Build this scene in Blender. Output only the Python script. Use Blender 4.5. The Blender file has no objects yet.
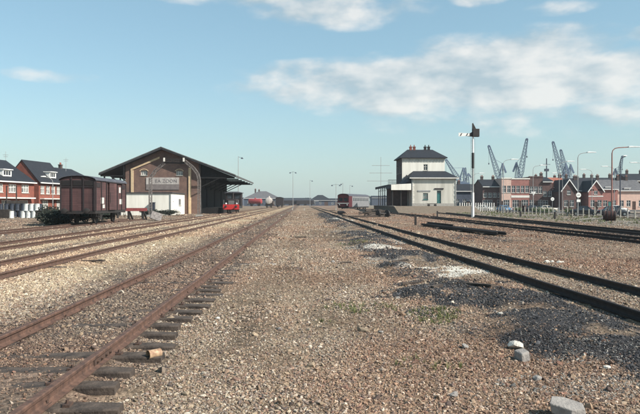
import bpy, bmesh, math, random
import numpy as np
from mathutils import Vector, Matrix

random.seed(7)
rng = np.random.default_rng(11)
R = math.radians
PI = math.pi
sc = bpy.context.scene

# ------------------------------------------------------------------ camera
EYE = 1.87
cam_d = bpy.data.cameras.new("camera")
cam_d.lens = 35.0
cam_d.sensor_width = 36.0
cam_d.clip_start = 0.1
cam_d.clip_end = 9000
cam = bpy.data.objects.new("camera", cam_d)
sc.collection.objects.link(cam)
cam.location = (0, 0, EYE)
cam.rotation_euler = (R(90 - 0.37), 0, R(-1.658))
sc.camera = cam

# ------------------------------------------------------------------ sky and sun
SUN_EL, SUN_AZ = R(38), R(117)          # azimuth clockwise from +Y (along the rails)
world = bpy.data.worlds.new("World")
sc.world = world
world.use_nodes = True
wn, wl = world.node_tree.nodes, world.node_tree.links
wn.clear()


def wnode(t, **kw):
    n = wn.new(t)
    for k, v in kw.items():
        setattr(n, k, v)
    return n


def wmath(op, a, b=None, c=None, clamp=False):
    n = wn.new('ShaderNodeMath')
    n.operation = op
    n.use_clamp = clamp
    for i, v in enumerate((a, b, c)):
        if v is None:
            continue
        if isinstance(v, (int, float)):
            n.inputs[i].default_value = v
        else:
            wl.new(v, n.inputs[i])
    return n.outputs[0]


sky = wnode('ShaderNodeTexSky', sky_type='NISHITA', sun_disc=False)
sky.sun_elevation = SUN_EL
sky.sun_rotation = SUN_AZ
sky.air_density = 1.0
sky.dust_density = 0.9
sky.ozone_density = 1.6
tc = wnode('ShaderNodeTexCoord')
sep = wnode('ShaderNodeSeparateXYZ')
wl.new(tc.outputs['Generated'], sep.inputs[0])
az = wmath('ARCTAN2', sep.outputs[0], sep.outputs[1])
el = wmath('ARCSINE', sep.outputs[2])
comb = wnode('ShaderNodeCombineXYZ')
wl.new(az, comb.inputs[0])
wl.new(wmath('MULTIPLY', el, 2.1), comb.inputs[1])


def wnoise(scale, detail, rough, off=0.0):
    m = wnode('ShaderNodeMapping')
    m.inputs['Location'].default_value = (off, off * 0.7, 0)
    wl.new(comb.outputs[0], m.inputs[0])
    n = wnode('ShaderNodeTexNoise')
    n.inputs['Scale'].default_value = scale
    n.inputs['Detail'].default_value = detail
    n.inputs['Roughness'].default_value = rough
    wl.new(m.outputs[0], n.inputs['Vector'])
    return n.outputs['Fac']


def blob(uc, vc, ru, rv, amp=1.0):
    a = wmath('DIVIDE', wmath('SUBTRACT', az, uc), ru)
    b = wmath('DIVIDE', wmath('SUBTRACT', el, vc), rv)
    d = wmath('ADD', wmath('MULTIPLY', a, a), wmath('MULTIPLY', b, b))
    return wmath('MULTIPLY', wmath('SUBTRACT', 1.0, d, clamp=True), amp)


clouds = [(0.27, 0.185, 0.42, 0.060, 1.30), (0.42, 0.135, 0.40, 0.045, 0.52), (0.08, 0.200, 0.22, 0.034, 0.95), (0.33, 0.215, 0.22, 0.055, 1.0),
          (0.42, 0.168, 0.34, 0.036, 0.85), (0.54, 0.195, 0.14, 0.032, 0.9), (0.06, 0.300, 0.17, 0.035, 0.85),
          (0.28, 0.315, 0.06, 0.022, 0.7), (-0.17, 0.320, 0.11, 0.022, 0.65), (-0.36, 0.327, 0.06, 0.012, 0.6),
          (-0.38, 0.186, 0.08, 0.014, 0.52), (0.46, 0.31, 0.09, 0.025, 0.8), (0.56, 0.235, 0.09, 0.020, 0.95), (0.40, 0.285, 0.06, 0.014, 0.6), (-0.05, 0.325, 0.14, 0.03, 0.75),
          (0.9, 0.22, 0.3, 0.05, 0.8), (-0.9, 0.25, 0.3, 0.04, 0.6), (1.6, 0.3, 0.4, 0.06, 0.8), (-1.7, 0.3, 0.4, 0.06, 0.7),
          (2.5, 0.25, 0.4, 0.05, 0.8), (-2.6, 0.22, 0.4, 0.05, 0.7)]
G = None
for c in clouds:
    b = blob(*c)
    G = b if G is None else wmath('MAXIMUM', G, b)
n1 = wnoise(10.0, 9.0, 0.56)
n1s = wnoise(10.0, 4.0, 0.5, 0.0)
n1u = wnoise(10.0, 4.0, 0.5, 0.028)
n2 = wnoise(5.0, 5.0, 0.5, 3.1)
dens = wmath('ADD', G, wmath('MULTIPLY', wmath('SUBTRACT', n1, 0.5), 2.1))
mr = wnode('ShaderNodeMapRange', interpolation_type='SMOOTHSTEP')
mr.inputs['From Min'].default_value = 0.06
mr.inputs['From Max'].default_value = 0.95
wl.new(dens, mr.inputs['Value'])
alpha = wmath('MULTIPLY', mr.outputs[0], wmath('MULTIPLY', wmath('MULTIPLY', G, 5.0, clamp=True), 0.78))
cl_col = wnode('ShaderNodeMixRGB')
cl_col.inputs[1].default_value = (2.65, 3.2, 3.5, 1)
cl_col.inputs[2].default_value = (5.3, 5.15, 4.9, 1)
shade = wnode('ShaderNodeMapRange')
shade.inputs['From Min'].default_value = -0.32
shade.inputs['From Max'].default_value = 0.30
# cloud tops and the side to the sun are brighter than the bellies
lit = wmath('ADD', wmath('MULTIPLY', wmath('SUBTRACT', n1s, n1u), 2.0), wmath('MULTIPLY', wmath('SUBTRACT', n2, 0.5), 1.1))
wl.new(lit, shade.inputs['Value'])
wl.new(shade.outputs[0], cl_col.inputs[0])
tint = wnode('ShaderNodeMixRGB', blend_type='MULTIPLY')
tint.inputs[0].default_value = 1.0
tint.inputs[2].default_value = (0.90, 1.0, 0.93, 1)
wl.new(sky.outputs[0], tint.inputs[1])
skymix = wnode('ShaderNodeMixRGB')
wl.new(alpha, skymix.inputs[0])
veil = wnode('ShaderNodeMixRGB')                # thin high veil, even over the whole sky
veil.inputs[0].default_value = 0.36
veil.inputs[2].default_value = (1.85, 3.15, 3.6, 1)
wl.new(tint.outputs[0], veil.inputs[1])
hzm = wnode('ShaderNodeMixRGB')                 # pale ground haze all round the horizon
wl.new(wmath('MULTIPLY', wmath('POWER', 2.718, wmath('MULTIPLY', wmath('ABSOLUTE', el), -11.0)), 0.75), hzm.inputs[0])
wl.new(veil.outputs[0], hzm.inputs[1])
hzm.inputs[2].default_value = (2.7, 3.15, 3.2, 1)
wl.new(hzm.outputs[0], skymix.inputs[1])
wl.new(cl_col.outputs[0], skymix.inputs[2])
bg = wnode('ShaderNodeBackground')
bg.inputs['Strength'].default_value = 0.12
wl.new(skymix.outputs[0], bg.inputs['Color'])
wo = wnode('ShaderNodeOutputWorld')
wl.new(bg.outputs[0], wo.inputs['Surface'])

sun_d = bpy.data.lights.new("sun", 'SUN')
sun_d.energy = 5.0
sun_d.angle = R(0.53)
sun_d.color = (1.0, 0.945, 0.86)
sun = bpy.data.objects.new("sun", sun_d)
sc.collection.objects.link(sun)
sdir = Vector((math.sin(SUN_AZ) * math.cos(SUN_EL), math.cos(SUN_AZ) * math.cos(SUN_EL), math.sin(SUN_EL)))
sun.rotation_euler = sdir.to_track_quat('Z', 'Y').to_euler()
sun.location = (40, -30, 60)

vs = sc.view_settings
vs.view_transform = 'Standard'
vs.look = 'None'
vs.exposure = 0.6
vs.gamma = 1.0
vs.use_curve_mapping = False
sc.cycles.max_bounces = 5
sc.cycles.diffuse_bounces = 3
sc.cycles.glossy_bounces = 2
sc.cycles.transparent_max_bounces = 4

# ------------------------------------------------------------------ materials
MATS = {}


def mat(name, c1, c2=None, rough=0.85, scale=4.0, detail=5.0, bump=0.0, bscale=None, metal=0.0, spec=0.3,
        brick=None, c3=None, streak=False, plank=None):
    """procedural material: two tones by noise, optional brick courses, plank joints, rain streaks, bump"""
    if name in MATS:
        return MATS[name]
    m = bpy.data.materials.new(name)
    m.use_nodes = True
    nt = m.node_tree
    N, L = nt.nodes, nt.links
    bs = N['Principled BSDF']
    bs.inputs['Roughness'].default_value = rough
    bs.inputs['Metallic'].default_value = metal
    bs.inputs['Specular IOR Level'].default_value = spec
    co = N.new('ShaderNodeTexCoord')
    if c2 is None:
        c2 = tuple(min(1, v * 0.72) for v in c1)
    mp = N.new('ShaderNodeMapping')
    if streak:
        mp.inputs['Scale'].default_value = (1, 1, 0.12)
    L.new(co.outputs['Object'], mp.inputs[0])
    no = N.new('ShaderNodeTexNoise')
    no.inputs['Scale'].default_value = scale
    no.inputs['Detail'].default_value = detail
    no.inputs['Roughness'].default_value = 0.62
    L.new(mp.outputs[0], no.inputs['Vector'])
    rp = N.new('ShaderNodeMapRange')
    rp.inputs['From Min'].default_value = 0.33
    rp.inputs['From Max'].default_value = 0.67
    L.new(no.outputs['Fac'], rp.inputs['Value'])
    mx = N.new('ShaderNodeMixRGB')
    mx.inputs[1].default_value = (*c1, 1)
    mx.inputs[2].default_value = (*c2, 1)
    L.new(rp.outputs[0], mx.inputs[0])
    col = mx.outputs[0]
    hsrc = no.outputs['Fac']
    if brick or plank:
        s2 = N.new('ShaderNodeSeparateXYZ')
        L.new(co.outputs['Object'], s2.inputs[0])
        ad = N.new('ShaderNodeMath')
        L.new(s2.outputs[0], ad.inputs[0])
        L.new(s2.outputs[1], ad.inputs[1])
        cb = N.new('ShaderNodeCombineXYZ')
        if plank == 'v':
            L.new(s2.outputs[2], cb.inputs[0])
            L.new(ad.outputs[0], cb.inputs[1])
        else:
            L.new(ad.outputs[0], cb.inputs[0])
            L.new(s2.outputs[2], cb.inputs[1])
        bt = N.new('ShaderNodeTexBrick')
        L.new(cb.outputs[0], bt.inputs['Vector'])
        w, h, mo = brick if brick else (4.0, 0.14, 0.012)
        bt.inputs['Scale'].default_value = 1.0
        bt.inputs['Brick Width'].default_value = w
        bt.inputs['Row Height'].default_value = h
        bt.inputs['Mortar Size'].default_value = mo
        bt.inputs['Color1'].default_value = (1, 1, 1, 1)
        bt.inputs['Color2'].default_value = (0.72, 0.72, 0.74, 1)
        bt.inputs['Mortar'].default_value = (*(c3 or (0.9, 0.85, 0.8)), 1)
        mm = N.new('ShaderNodeMixRGB')
        mm.blend_type = 'MULTIPLY'
        mm.inputs[0].default_value = 1.0
        L.new(col, mm.inputs[1])
        L.new(bt.outputs['Color'], mm.inputs[2])
        col = mm.outputs[0]
    L.new(col, bs.inputs['Base Color'])
    if bump:
        bn = N.new('ShaderNodeTexNoise')
        bn.inputs['Scale'].default_value = bscale or scale * 6
        bn.inputs['Detail'].default_value = 4
        L.new(co.outputs['Object'], bn.inputs['Vector'])
        bp = N.new('ShaderNodeBump')
        bp.inputs['Strength'].default_value = bump
        bp.inputs['Distance'].default_value = 0.02
        L.new(bn.outputs['Fac'], bp.inputs['Height'])
        L.new(bp.outputs[0], bs.inputs['Normal'])
    MATS[name] = m
    return m


mat('rust_rail', (0.140, 0.078, 0.056), (0.058, 0.036, 0.029), 0.8, 9, bump=0.25)
mat('dark_rail', (0.045, 0.031, 0.026), (0.020, 0.016, 0.015), 0.75, 9, bump=0.2)
mat('brown_rail', (0.12, 0.068, 0.05), (0.06, 0.04, 0.032), 0.8, 9, bump=0.2)
mat('sleeper_wood', (0.105, 0.080, 0.064), (0.030, 0.024, 0.021), 0.9, 6, bump=0.6, bscale=30)
mat('chair_iron', (0.10, 0.058, 0.042), (0.05, 0.035, 0.03), 0.85, 20, bump=0.3)
mat('wagon_brown', (0.125, 0.062, 0.060), (0.062, 0.036, 0.036), 0.85, 1.7, plank='h', streak=True, c3=(0.55, 0.5, 0.5))
mat('wagon_dark', (0.035, 0.026, 0.028), (0.02, 0.017, 0.018), 0.8, 6)
mat('wagon_roof', (0.085, 0.088, 0.105), (0.055, 0.057, 0.07), 0.8, 3)
mat('black_iron', (0.022, 0.021, 0.022), (0.035, 0.028, 0.025), 0.6, 6)
mat('chalk', (0.62, 0.60, 0.56), (0.4, 0.38, 0.36), 0.9, 14)
mat('shed_brick', (0.200, 0.125, 0.098), (0.120, 0.080, 0.070), 0.92, 0.9, brick=(0.22, 0.066, 0.010), c3=(1.1, 1.05, 1.0), bump=0.3, bscale=30)
mat('shed_cream', (0.60, 0.45, 0.28), (0.46, 0.34, 0.22), 0.9, 3)
mat('tar_roof', (0.062, 0.063, 0.068), (0.032, 0.032, 0.036), 0.85, 0.8, streak=False, bump=0.2)
mat('roof_edge', (0.13, 0.13, 0.125), (0.05, 0.05, 0.052), 0.85, 2)
mat('shade_black_boards', (0.018, 0.017, 0.017), (0.011, 0.011, 0.011), 0.9, 3, plank='v', c3=(0.5, 0.5, 0.5))  # near black: the shade under the shed canopy is put into this colour
mat('old_timber', (0.06, 0.05, 0.043), (0.03, 0.026, 0.024), 0.9, 4, plank='v', c3=(0.4, 0.4, 0.4))
mat('whitewash', (0.80, 0.77, 0.69), (0.64, 0.61, 0.54), 0.9, 1.2, streak=True, bump=0.2)
mat('off_white', (0.74, 0.72, 0.66), (0.58, 0.55, 0.5), 0.8, 3)
mat('white_paint', (0.80, 0.79, 0.76), (0.68, 0.66, 0.62), 0.6, 4)
mat('sign_grey', (0.21, 0.18, 0.17), (0.15, 0.125, 0.12), 0.9, 2)
mat('sign_white', (0.50, 0.46, 0.42), (0.27, 0.235, 0.22), 0.9, 1.6, streak=True)
mat('sign_ink', (0.20, 0.18, 0.18), None, 0.9, 6)
mat('glass_dark', (0.028, 0.034, 0.040), (0.05, 0.06, 0.07), 0.12, 1.5, spec=0.5)
mat('glass_curtain', (0.38, 0.37, 0.34), (0.07, 0.08, 0.09), 0.25, 0.9, spec=0.5)
mat('faded_red', (0.30, 0.075, 0.07), (0.19, 0.05, 0.05), 0.8, 4)
mat('red_paint', (0.50, 0.030, 0.028), (0.36, 0.03, 0.03), 0.5, 3)
mat('train_red', (0.10, 0.016, 0.022), (0.06, 0.013, 0.017), 0.45, 3)
mat('train_silver', (0.22, 0.22, 0.225), (0.14, 0.14, 0.15), 0.4, 2, spec=0.5)
mat('tank_red', (0.33, 0.045, 0.045), (0.22, 0.035, 0.035), 0.5, 2)
mat('red_house', (0.27, 0.085, 0.058), (0.18, 0.062, 0.046), 0.9, 1.2, brick=(0.22, 0.066, 0.01), c3=(1.0, 1.1, 1.1))
mat('slate', (0.030, 0.033, 0.041), (0.017, 0.019, 0.025), 0.7, 3, brick=(0.3, 0.3, 0.02), c3=(0.5, 0.5, 0.5))
mat('grey_tile', (0.16, 0.155, 0.16), (0.10, 0.10, 0.105), 0.85, 2, brick=(0.3, 0.3, 0.02), c3=(0.5, 0.5, 0.5))
mat('red_tile', (0.42, 0.155, 0.10), (0.30, 0.11, 0.08), 0.85, 2, brick=(0.3, 0.3, 0.02), c3=(0.5, 0.5, 0.5))
mat('cream_stucco', (0.80, 0.77, 0.69), (0.64, 0.61, 0.54), 0.9, 1.0, streak=True)
mat('station_white', (0.60, 0.575, 0.51), (0.42, 0.40, 0.35), 0.9, 0.8, streak=True)
mat('pink_brick', (0.34, 0.155, 0.130), (0.25, 0.115, 0.10), 0.9, 1.0, brick=(0.22, 0.066, 0.01), c3=(1.1, 1.1, 1.1))
mat('pale_pink', (0.60, 0.42, 0.34), (0.48, 0.33, 0.28), 0.9, 1.0)
mat('dark_brick', (0.125, 0.072, 0.064), (0.075, 0.048, 0.045), 0.9, 1.0, brick=(0.22, 0.066, 0.01), c3=(1.3, 1.3, 1.3))
mat('blue_grey_wall', (0.075, 0.09, 0.12), (0.05, 0.06, 0.085), 0.9, 1.0)
mat('green_door', (0.035, 0.16, 0.15), (0.03, 0.11, 0.11), 0.6, 3)
mat('door_brown', (0.08, 0.045, 0.035), None, 0.7, 3)
mat('crane_blue', (0.105, 0.148, 0.215), (0.07, 0.10, 0.155), 0.65, 1.0)
mat('crane_dark', (0.045, 0.055, 0.08), None, 0.7, 1.0)
mat('lamp_grey', (0.33, 0.33, 0.32), (0.24, 0.24, 0.24), 0.6, 2)
mat('lamp_rust', (0.30, 0.13, 0.10), (0.2, 0.1, 0.085), 0.7, 2)
mat('lamp_white', (0.82, 0.82, 0.80), None, 0.4, 2)
mat('brown_black', (0.085, 0.06, 0.055), (0.05, 0.04, 0.038), 0.9, 2)
mat('concrete', (0.40, 0.38, 0.34), (0.27, 0.255, 0.235), 0.95, 5, bump=0.5)
mat('pale_concrete', (0.44, 0.41, 0.35), (0.29, 0.27, 0.235), 0.95, 5, bump=0.5)
mat('platform_top', (0.19, 0.145, 0.105), (0.115, 0.092, 0.068), 0.95, 2.5, detail=9.0, bump=0.5)
mat('asphalt', (0.065, 0.065, 0.068), (0.05, 0.05, 0.052), 0.9, 1.5)
mat('lattice_grey', (0.24, 0.215, 0.20), (0.09, 0.075, 0.07), 0.8, 5)
mat('drum_white', (0.66, 0.67, 0.65), (0.45, 0.45, 0.43), 0.7, 5)
mat('drum_dark', (0.045, 0.055, 0.075), (0.03, 0.034, 0.045), 0.6, 5)
mat('barrel_rust', (0.075, 0.035, 0.03), (0.04, 0.022, 0.02), 0.8, 6, bump=0.3)
mat('tin', (0.50, 0.36, 0.23), (0.20, 0.10, 0.06), 0.6, 12)
mat('pale_stone', (0.62, 0.58, 0.50), (0.46, 0.42, 0.37), 0.95, 9, bump=0.7, bscale=40)
mat('grey_stone', (0.30, 0.275, 0.25), (0.19, 0.175, 0.165), 0.95, 9, bump=0.7, bscale=40)
mat('leaf_dark', (0.020, 0.026, 0.018), (0.012, 0.016, 0.012), 0.8, 3)
mat('leaf_mid', (0.060, 0.090, 0.030), (0.040, 0.06, 0.022), 0.8, 3)
mat('bark', (0.07, 0.055, 0.045), None, 0.95, 6, bump=0.5)
mat('grass_blade', (0.075, 0.12, 0.03), (0.20, 0.18, 0.085), 0.8, 1.5)
mat('car_blue', (0.10, 0.22, 0.38), (0.09, 0.2, 0.35), 0.3, 2, spec=0.5)
mat('car_white', (0.72, 0.72, 0.70), None, 0.3, 2, spec=0.5)
mat('car_dark', (0.03, 0.035, 0.045), None, 0.3, 2, spec=0.5)
mat('car_red', (0.30, 0.04, 0.04), None, 0.3, 2, spec=0.5)
mat('car_beige', (0.55, 0.50, 0.40), None, 0.3, 2, spec=0.5)
mat('rubber', (0.02, 0.02, 0.02), None, 0.9, 4)
mat('chrome', (0.6, 0.6, 0.6), None, 0.25, 4, metal=1.0)
M = MATS

# ------------------------------------------------------------------ mesh helpers
COL = sc.collection


class MB:
    def __init__(s):
        s.v, s.f = [], []

    def poly(s, pts):
        i = len(s.v)
        s.v += [tuple(p) for p in pts]
        s.f.append(tuple(range(i, i + len(pts))))
        return s

    def box(s, x0, x1, y0, y1, z0, z1):
        i = len(s.v)
        s.v += [(x0, y0, z0), (x1, y0, z0), (x1, y1, z0), (x0, y1, z0), (x0, y0, z1), (x1, y0, z1), (x1, y1, z1), (x0, y1, z1)]
        for q in ((0, 3, 2, 1), (4, 5, 6, 7), (0, 1, 5, 4), (1, 2, 6, 5), (2, 3, 7, 6), (3, 0, 4, 7)):
            s.f.append(tuple(i + k for k in q))
        return s

    def bar(s, p, q, w, h=None, up=(0, 0, 1)):
        """rectangular bar from p to q"""
        p, q = Vector(p), Vector(q)
        h = h or w
        d = (q - p).normalized()
        up = Vector(up)
        if abs(d.dot(up)) > 0.99:
            up = Vector((0, 1, 0))
        a = d.cross(up).normalized() * (w / 2)
        b = a.cross(d).normalized() * (h / 2)
        i = len(s.v)
        for c in (p, q):
            s.v += [tuple(c - a - b), tuple(c + a - b), tuple(c + a + b), tuple(c - a + b)]
        for k in ((0, 1, 2, 3), (7, 6, 5, 4), (0, 4, 5, 1), (1, 5, 6, 2), (2, 6, 7, 3), (3, 7, 4, 0)):
            s.f.append(tuple(i + t for t in k))
        return s

    def cyl(s, p, q, r0, r1=None, n=10, caps=True):
        p, q = Vector(p), Vector(q)
        r1 = r0 if r1 is None else r1
        d = (q - p).normalized()
        a = d.orthogonal().normalized()
        b = d.cross(a)
        i = len(s.v)
        for c, r in ((p, r0), (q, r1)):
            for k in range(n):
                t = 2 * PI * k / n
                s.v.append(tuple(c + (a * math.cos(t) + b * math.sin(t)) * r))
        for k in range(n):
            k2 = (k + 1) % n
            s.f.append((i + k, i + k2, i + n + k2, i + n + k))
        if caps:
            s.f.append(tuple(i + k for k in reversed(range(n))))
            s.f.append(tuple(i + n + k for k in range(n)))
        return s

    def lathe(s, prof, n=14, axis='z', c=(0, 0, 0)):
        """prof: list of (r, h) revolved about an axis through c"""
        i = len(s.v)
        for r, h in prof:
            for k in range(n):
                t = 2 * PI * k / n
                a, b = r * math.cos(t), r * math.sin(t)
                p = {'z': (a, b, h), 'y': (a, h, -b), 'x': (h, a, b)}[axis]
                s.v.append((p[0] + c[0], p[1] + c[1], p[2] + c[2]))
        for j in range(len(prof) - 1):
            for k in range(n):
                k2 = (k + 1) % n
                s.f.append((i + j * n + k, i + j * n + k2, i + (j + 1) * n + k2, i + (j + 1) * n + k))
        s.f.append(tuple(i + k for k in reversed(range(n))))
        s.f.append(tuple(i + (len(prof) - 1) * n + k for k in range(n)))
        return s

    def prism(s, pts, off):
        """closed extrusion of a polygon (counter-clockwise seen against off) by vector off"""
        n = len(pts)
        i = len(s.v)
        o = Vector(off)
        s.v += [tuple(p) for p in pts] + [tuple(Vector(p) + o) for p in pts]
        s.f.append(tuple(reversed(range(i, i + n))))
        s.f.append(tuple(range(i + n, i + 2 * n)))
        for k in range(n):
            k2 = (k + 1) % n
            s.f.append((i + k, i + k2, i + n + k2, i + n + k))
        return s

    def mesh(s, name, material, smooth=False, fix=True):
        me = bpy.data.meshes.new(name)
        me.from_pydata(s.v, [], s.f)
        if fix:
            bm = bmesh.new()
            bm.from_mesh(me)
            bmesh.ops.recalc_face_normals(bm, faces=bm.faces)
            bm.to_mesh(me)
            bm.free()
        me.materials.append(M[material] if isinstance(material, str) else material)
        if smooth:
            me.polygons.foreach_set('use_smooth', [True] * len(me.polygons))
            me.set_sharp_from_angle(angle=R(38))
        me.update()
        return me

    def build(s, name, material, parent=None, smooth=False, fix=True, label=None, bevel=0.0):
        o = bpy.data.objects.new(name, s.mesh(name, material, smooth, fix))
        COL.objects.link(o)
        if parent is not None:
            o.parent = parent
        if label:
            o['label'] = label
        if bevel:
            b = o.modifiers.new('bevel', 'BEVEL')
            b.width = bevel
            b.segments = 2
            b.limit_method = 'ANGLE'
        return o


def tag(o, label, cat=None, group=None, kind=None):
    o['label'] = label
    if cat:
        o['category'] = cat
    if group:
        o['group'] = group
    if kind:
        o['kind'] = kind
    return o


def thing(name, label, cat, loc=(0, 0, 0), rz=0.0, group=None):
    o = bpy.data.objects.new(name, None)
    o.empty_display_size = 0.3
    COL.objects.link(o)
    o.location = loc
    o.rotation_euler = (0, 0, rz)
    return tag(o, label, cat, group)


def kids(o):
    return [c for c in bpy.data.objects if c.parent is o]


def copy_tree(o, parent=None):
    ch = kids(o)
    c = o.copy()
    COL.objects.link(c)
    c.parent = parent
    for k in ch:
        copy_tree(k, c)
    return c


def PX(px, Y):
    """metres right of the rail axis for a thing Y metres down the line"""
    return (px - 302.0) / 622.0 * Y


def PZ(py, Y):
    return EYE + (203.0 - py) / 622.0 * Y


# ------------------------------------------------------------------ ground: heights and surface zones
_lat = rng.random((512, 512))


def vnoise(x, y, s, off=0.0):
    x = np.asarray(x, float) * s + off + 1000.3
    y = np.asarray(y, float) * s + off * 1.7 + 1000.7
    xi, yi = np.floor(x).astype(int), np.floor(y).astype(int)
    fx, fy = x - xi, y - yi
    fx, fy = fx * fx * (3 - 2 * fx), fy * fy * (3 - 2 * fy)
    a = _lat[xi % 512, yi % 512]
    b = _lat[(xi + 1) % 512, yi % 512]
    c = _lat[xi % 512, (yi + 1) % 512]
    d = _lat[(xi + 1) % 512, (yi + 1) % 512]
    return (a * (1 - fx) + b * fx) * (1 - fy) + (c * (1 - fx) + d * fx) * fy


def fbm(x, y, s, off=0.0, o=4):
    t, a, n = 0, 0.5, 0
    for i in range(o):
        t = t + a * vnoise(x, y, s * 2 ** i, off + 13.1 * i)
        n += a
        a *= 0.55
    return t / n


T5_PTS = [(5.98, 2.0), (5.95, 10.0), (5.72, 20.0), (5.52, 35.0), (5.35, 60.0), (5.2, 100.0), (5.0, 180.0), (4.6, 320.0)]
_t5y = np.array([p[1] for p in T5_PTS])
_t5x = np.array([p[0] for p in T5_PTS])


def t5x(y):
    return np.interp(y, _t5y, _t5x)


CINDER = [(3.95, 8.9, 1.45, 2.1, 1.0), (3.2, 12.9, 1.5, 2.1, 1.0), (4.2, 11.4, 1.0, 1.8, 1.0), (2.75, 18.2, 0.5, 0.9, 1.0),
          (3.7, 22.0, 1.3, 2.2, 1.0), (3.4, 35.5, 1.7, 5.5, 1.0), (3.0, 28.0, 1.0, 2.6, 0.8), (3.7, 85.0, 1.5, 32.0, 1.0),
          (2.6, 9.0, 0.5, 0.8, 0.45), (3.1, 7.6, 0.5, 0.5, 0.35), (9.4, 33.0, 1.8, 3.0, 0.5), (4.0, 50.0, 1.2, 7.0, 0.9), (3.0, 24.8, 0.8, 2.6, 0.7), (3.5, 31.0, 1.2, 3.0, 0.9), (2.9, 16.2, 0.8, 1.2, 0.7), (3.4, 62.0, 1.3, 9.0, 0.9), (2.3, 10.6, 0.6, 0.7, 0.4)]
LIME = [(4.35, 16.6, 1.1, 1.7, 1.0), (3.3, 24.9, 0.9, 0.9, 0.9), (4.5, 68.0, 1.0, 7.0, 0.8), (3.2, 17.8, 0.5, 0.7, 0.5), (4.6, 29.5, 0.4, 2.0, 0.5)]
DUST = [(4.1, 7.4, 1.1, 0.5, 0.9), (3.4, 6.3, 1.2, 0.5, 0.4), (3.0, 20.4, 0.9, 1.2, 0.8), (2.7, 25.5, 0.8, 1.6, 0.7), (3.2, 40.5, 1.2, 2.0, 0.7)]
GREEN = [(2.15, 10.0, 0.5, 0.6, 0.7), (1.1, 11.0, 0.7, 0.7, 0.4), (0.35, 9.8, 0.5, 0.5, 0.4), (2.3, 28.0, 0.8, 1.6, 0.28), (1.5, 7.0, 0.4, 0.3, 0.25)]


def emask(lst, x, y, off):
    n = fbm(x, y, 1.3, off) - 0.5
    n2 = fbm(x, y, 0.35, off + 5) - 0.5
    m = np.zeros_like(x)
    for cx, cy, rx, ry, a in lst:
        d = ((x - cx) / rx) ** 2 + ((y - cy) / ry) ** 2
        k = np.clip((1.12 - d + n * 3.4 + n2 * 0.9) * 2.0, 0, 1) * a * (d < 2.6)
        m = np.maximum(m, k)
    return m


def soft(lst, x, y):
    m = np.zeros_like(x)
    for cx, cy, rx, ry, a in lst:
        m = np.maximum(m, np.clip(1.15 - ((x - cx) / rx) ** 2 - ((y - cy) / ry) ** 2, 0, 1) * a)
    return m * m * (3 - 2 * m)


TR = {'near': -3.04, 'second': -7.95, 'third': -12.15, 'wagon': -17.75, 't6': 15.8}


def height(x, y):
    x = np.asarray(x, float)
    y = np.asarray(y, float)
    h = (fbm(x, y, 0.5, 2.0) - 0.5) * 0.10 + (fbm(x, y, 2.2, 9.0) - 0.5) * 0.045
    near = np.clip(1 - (np.abs(y) / 300), 0.0, 1)
    for k, tx in TR.items():
        d = np.abs(x - tx)
        bed = np.clip((1.62 - d) / 0.3, 0, 1)
        if k == 'near':                                     # shoulder washed away on the right: sleeper ends stand free
            bed = np.where(x > tx, np.clip((0.98 - d) / 0.25, 0, 1), bed)
            lvl = 0.056 + (fbm(x, y, 1.6, 4.0) - 0.5) * 0.07
            openg = np.clip(1.15 - (y - 8) / 9.0, 0.0, 1) * np.clip(fbm(x * 0.3, y, 0.7, 71.0) * 3.0 - 0.55, 0, 1)
            h = np.where((x > tx + 0.7) & (x < tx + 2.2), (h * 0.5 - 0.03) * openg + (h * 0.6 + 0.05) * (1 - openg), h)
        else:
            lvl = 0.05 + (fbm(x, y, 1.6, 4.0) - 0.5) * 0.04
        h = h * (1 - bed) + lvl * bed
    d = np.abs(x - t5x(y))
    bed = np.clip((1.4 - d) / 0.35, 0, 1)
    h = h * (1 - bed) + (0.045 + (fbm(x, y, 1.6, 6.0) - 0.5) * 0.05) * bed
    away = 1 - bed
    h = h + (soft(CINDER, x, y) * (0.06 + 0.17 * fbm(x, y, 1.1, 3.0)) + soft(LIME, x, y) * 0.09) * away
    h = h + 0.6 * np.exp(-((x - 13.5) / 2.2) ** 2 - ((y - 142) / 4.0) ** 2)
    h = h + 0.75 * np.exp(-((x - 9.6) / 2.6) ** 2 - ((y - 131) / 5.0) ** 2)
    fade = np.clip(1 - (np.abs(y) - 150) / 100, 0, 1) * np.clip(1 - (np.abs(x) - 60) / 20, 0, 1)
    return h * fade


C_TAN = np.array((0.218, 0.162, 0.113))
C_PALE = np.array((0.35, 0.272, 0.178))
C_DARK = np.array((0.125, 0.100, 0.080))
C_CIND = np.array((0.044, 0.044, 0.046))
C_LIME = np.array((0.54, 0.51, 0.45))
C_RED = np.array((0.190, 0.132, 0.098))
C_GREEN = np.array((0.080, 0.105, 0.035))
C_GREY = np.array((0.22, 0.20, 0.175))


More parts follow.
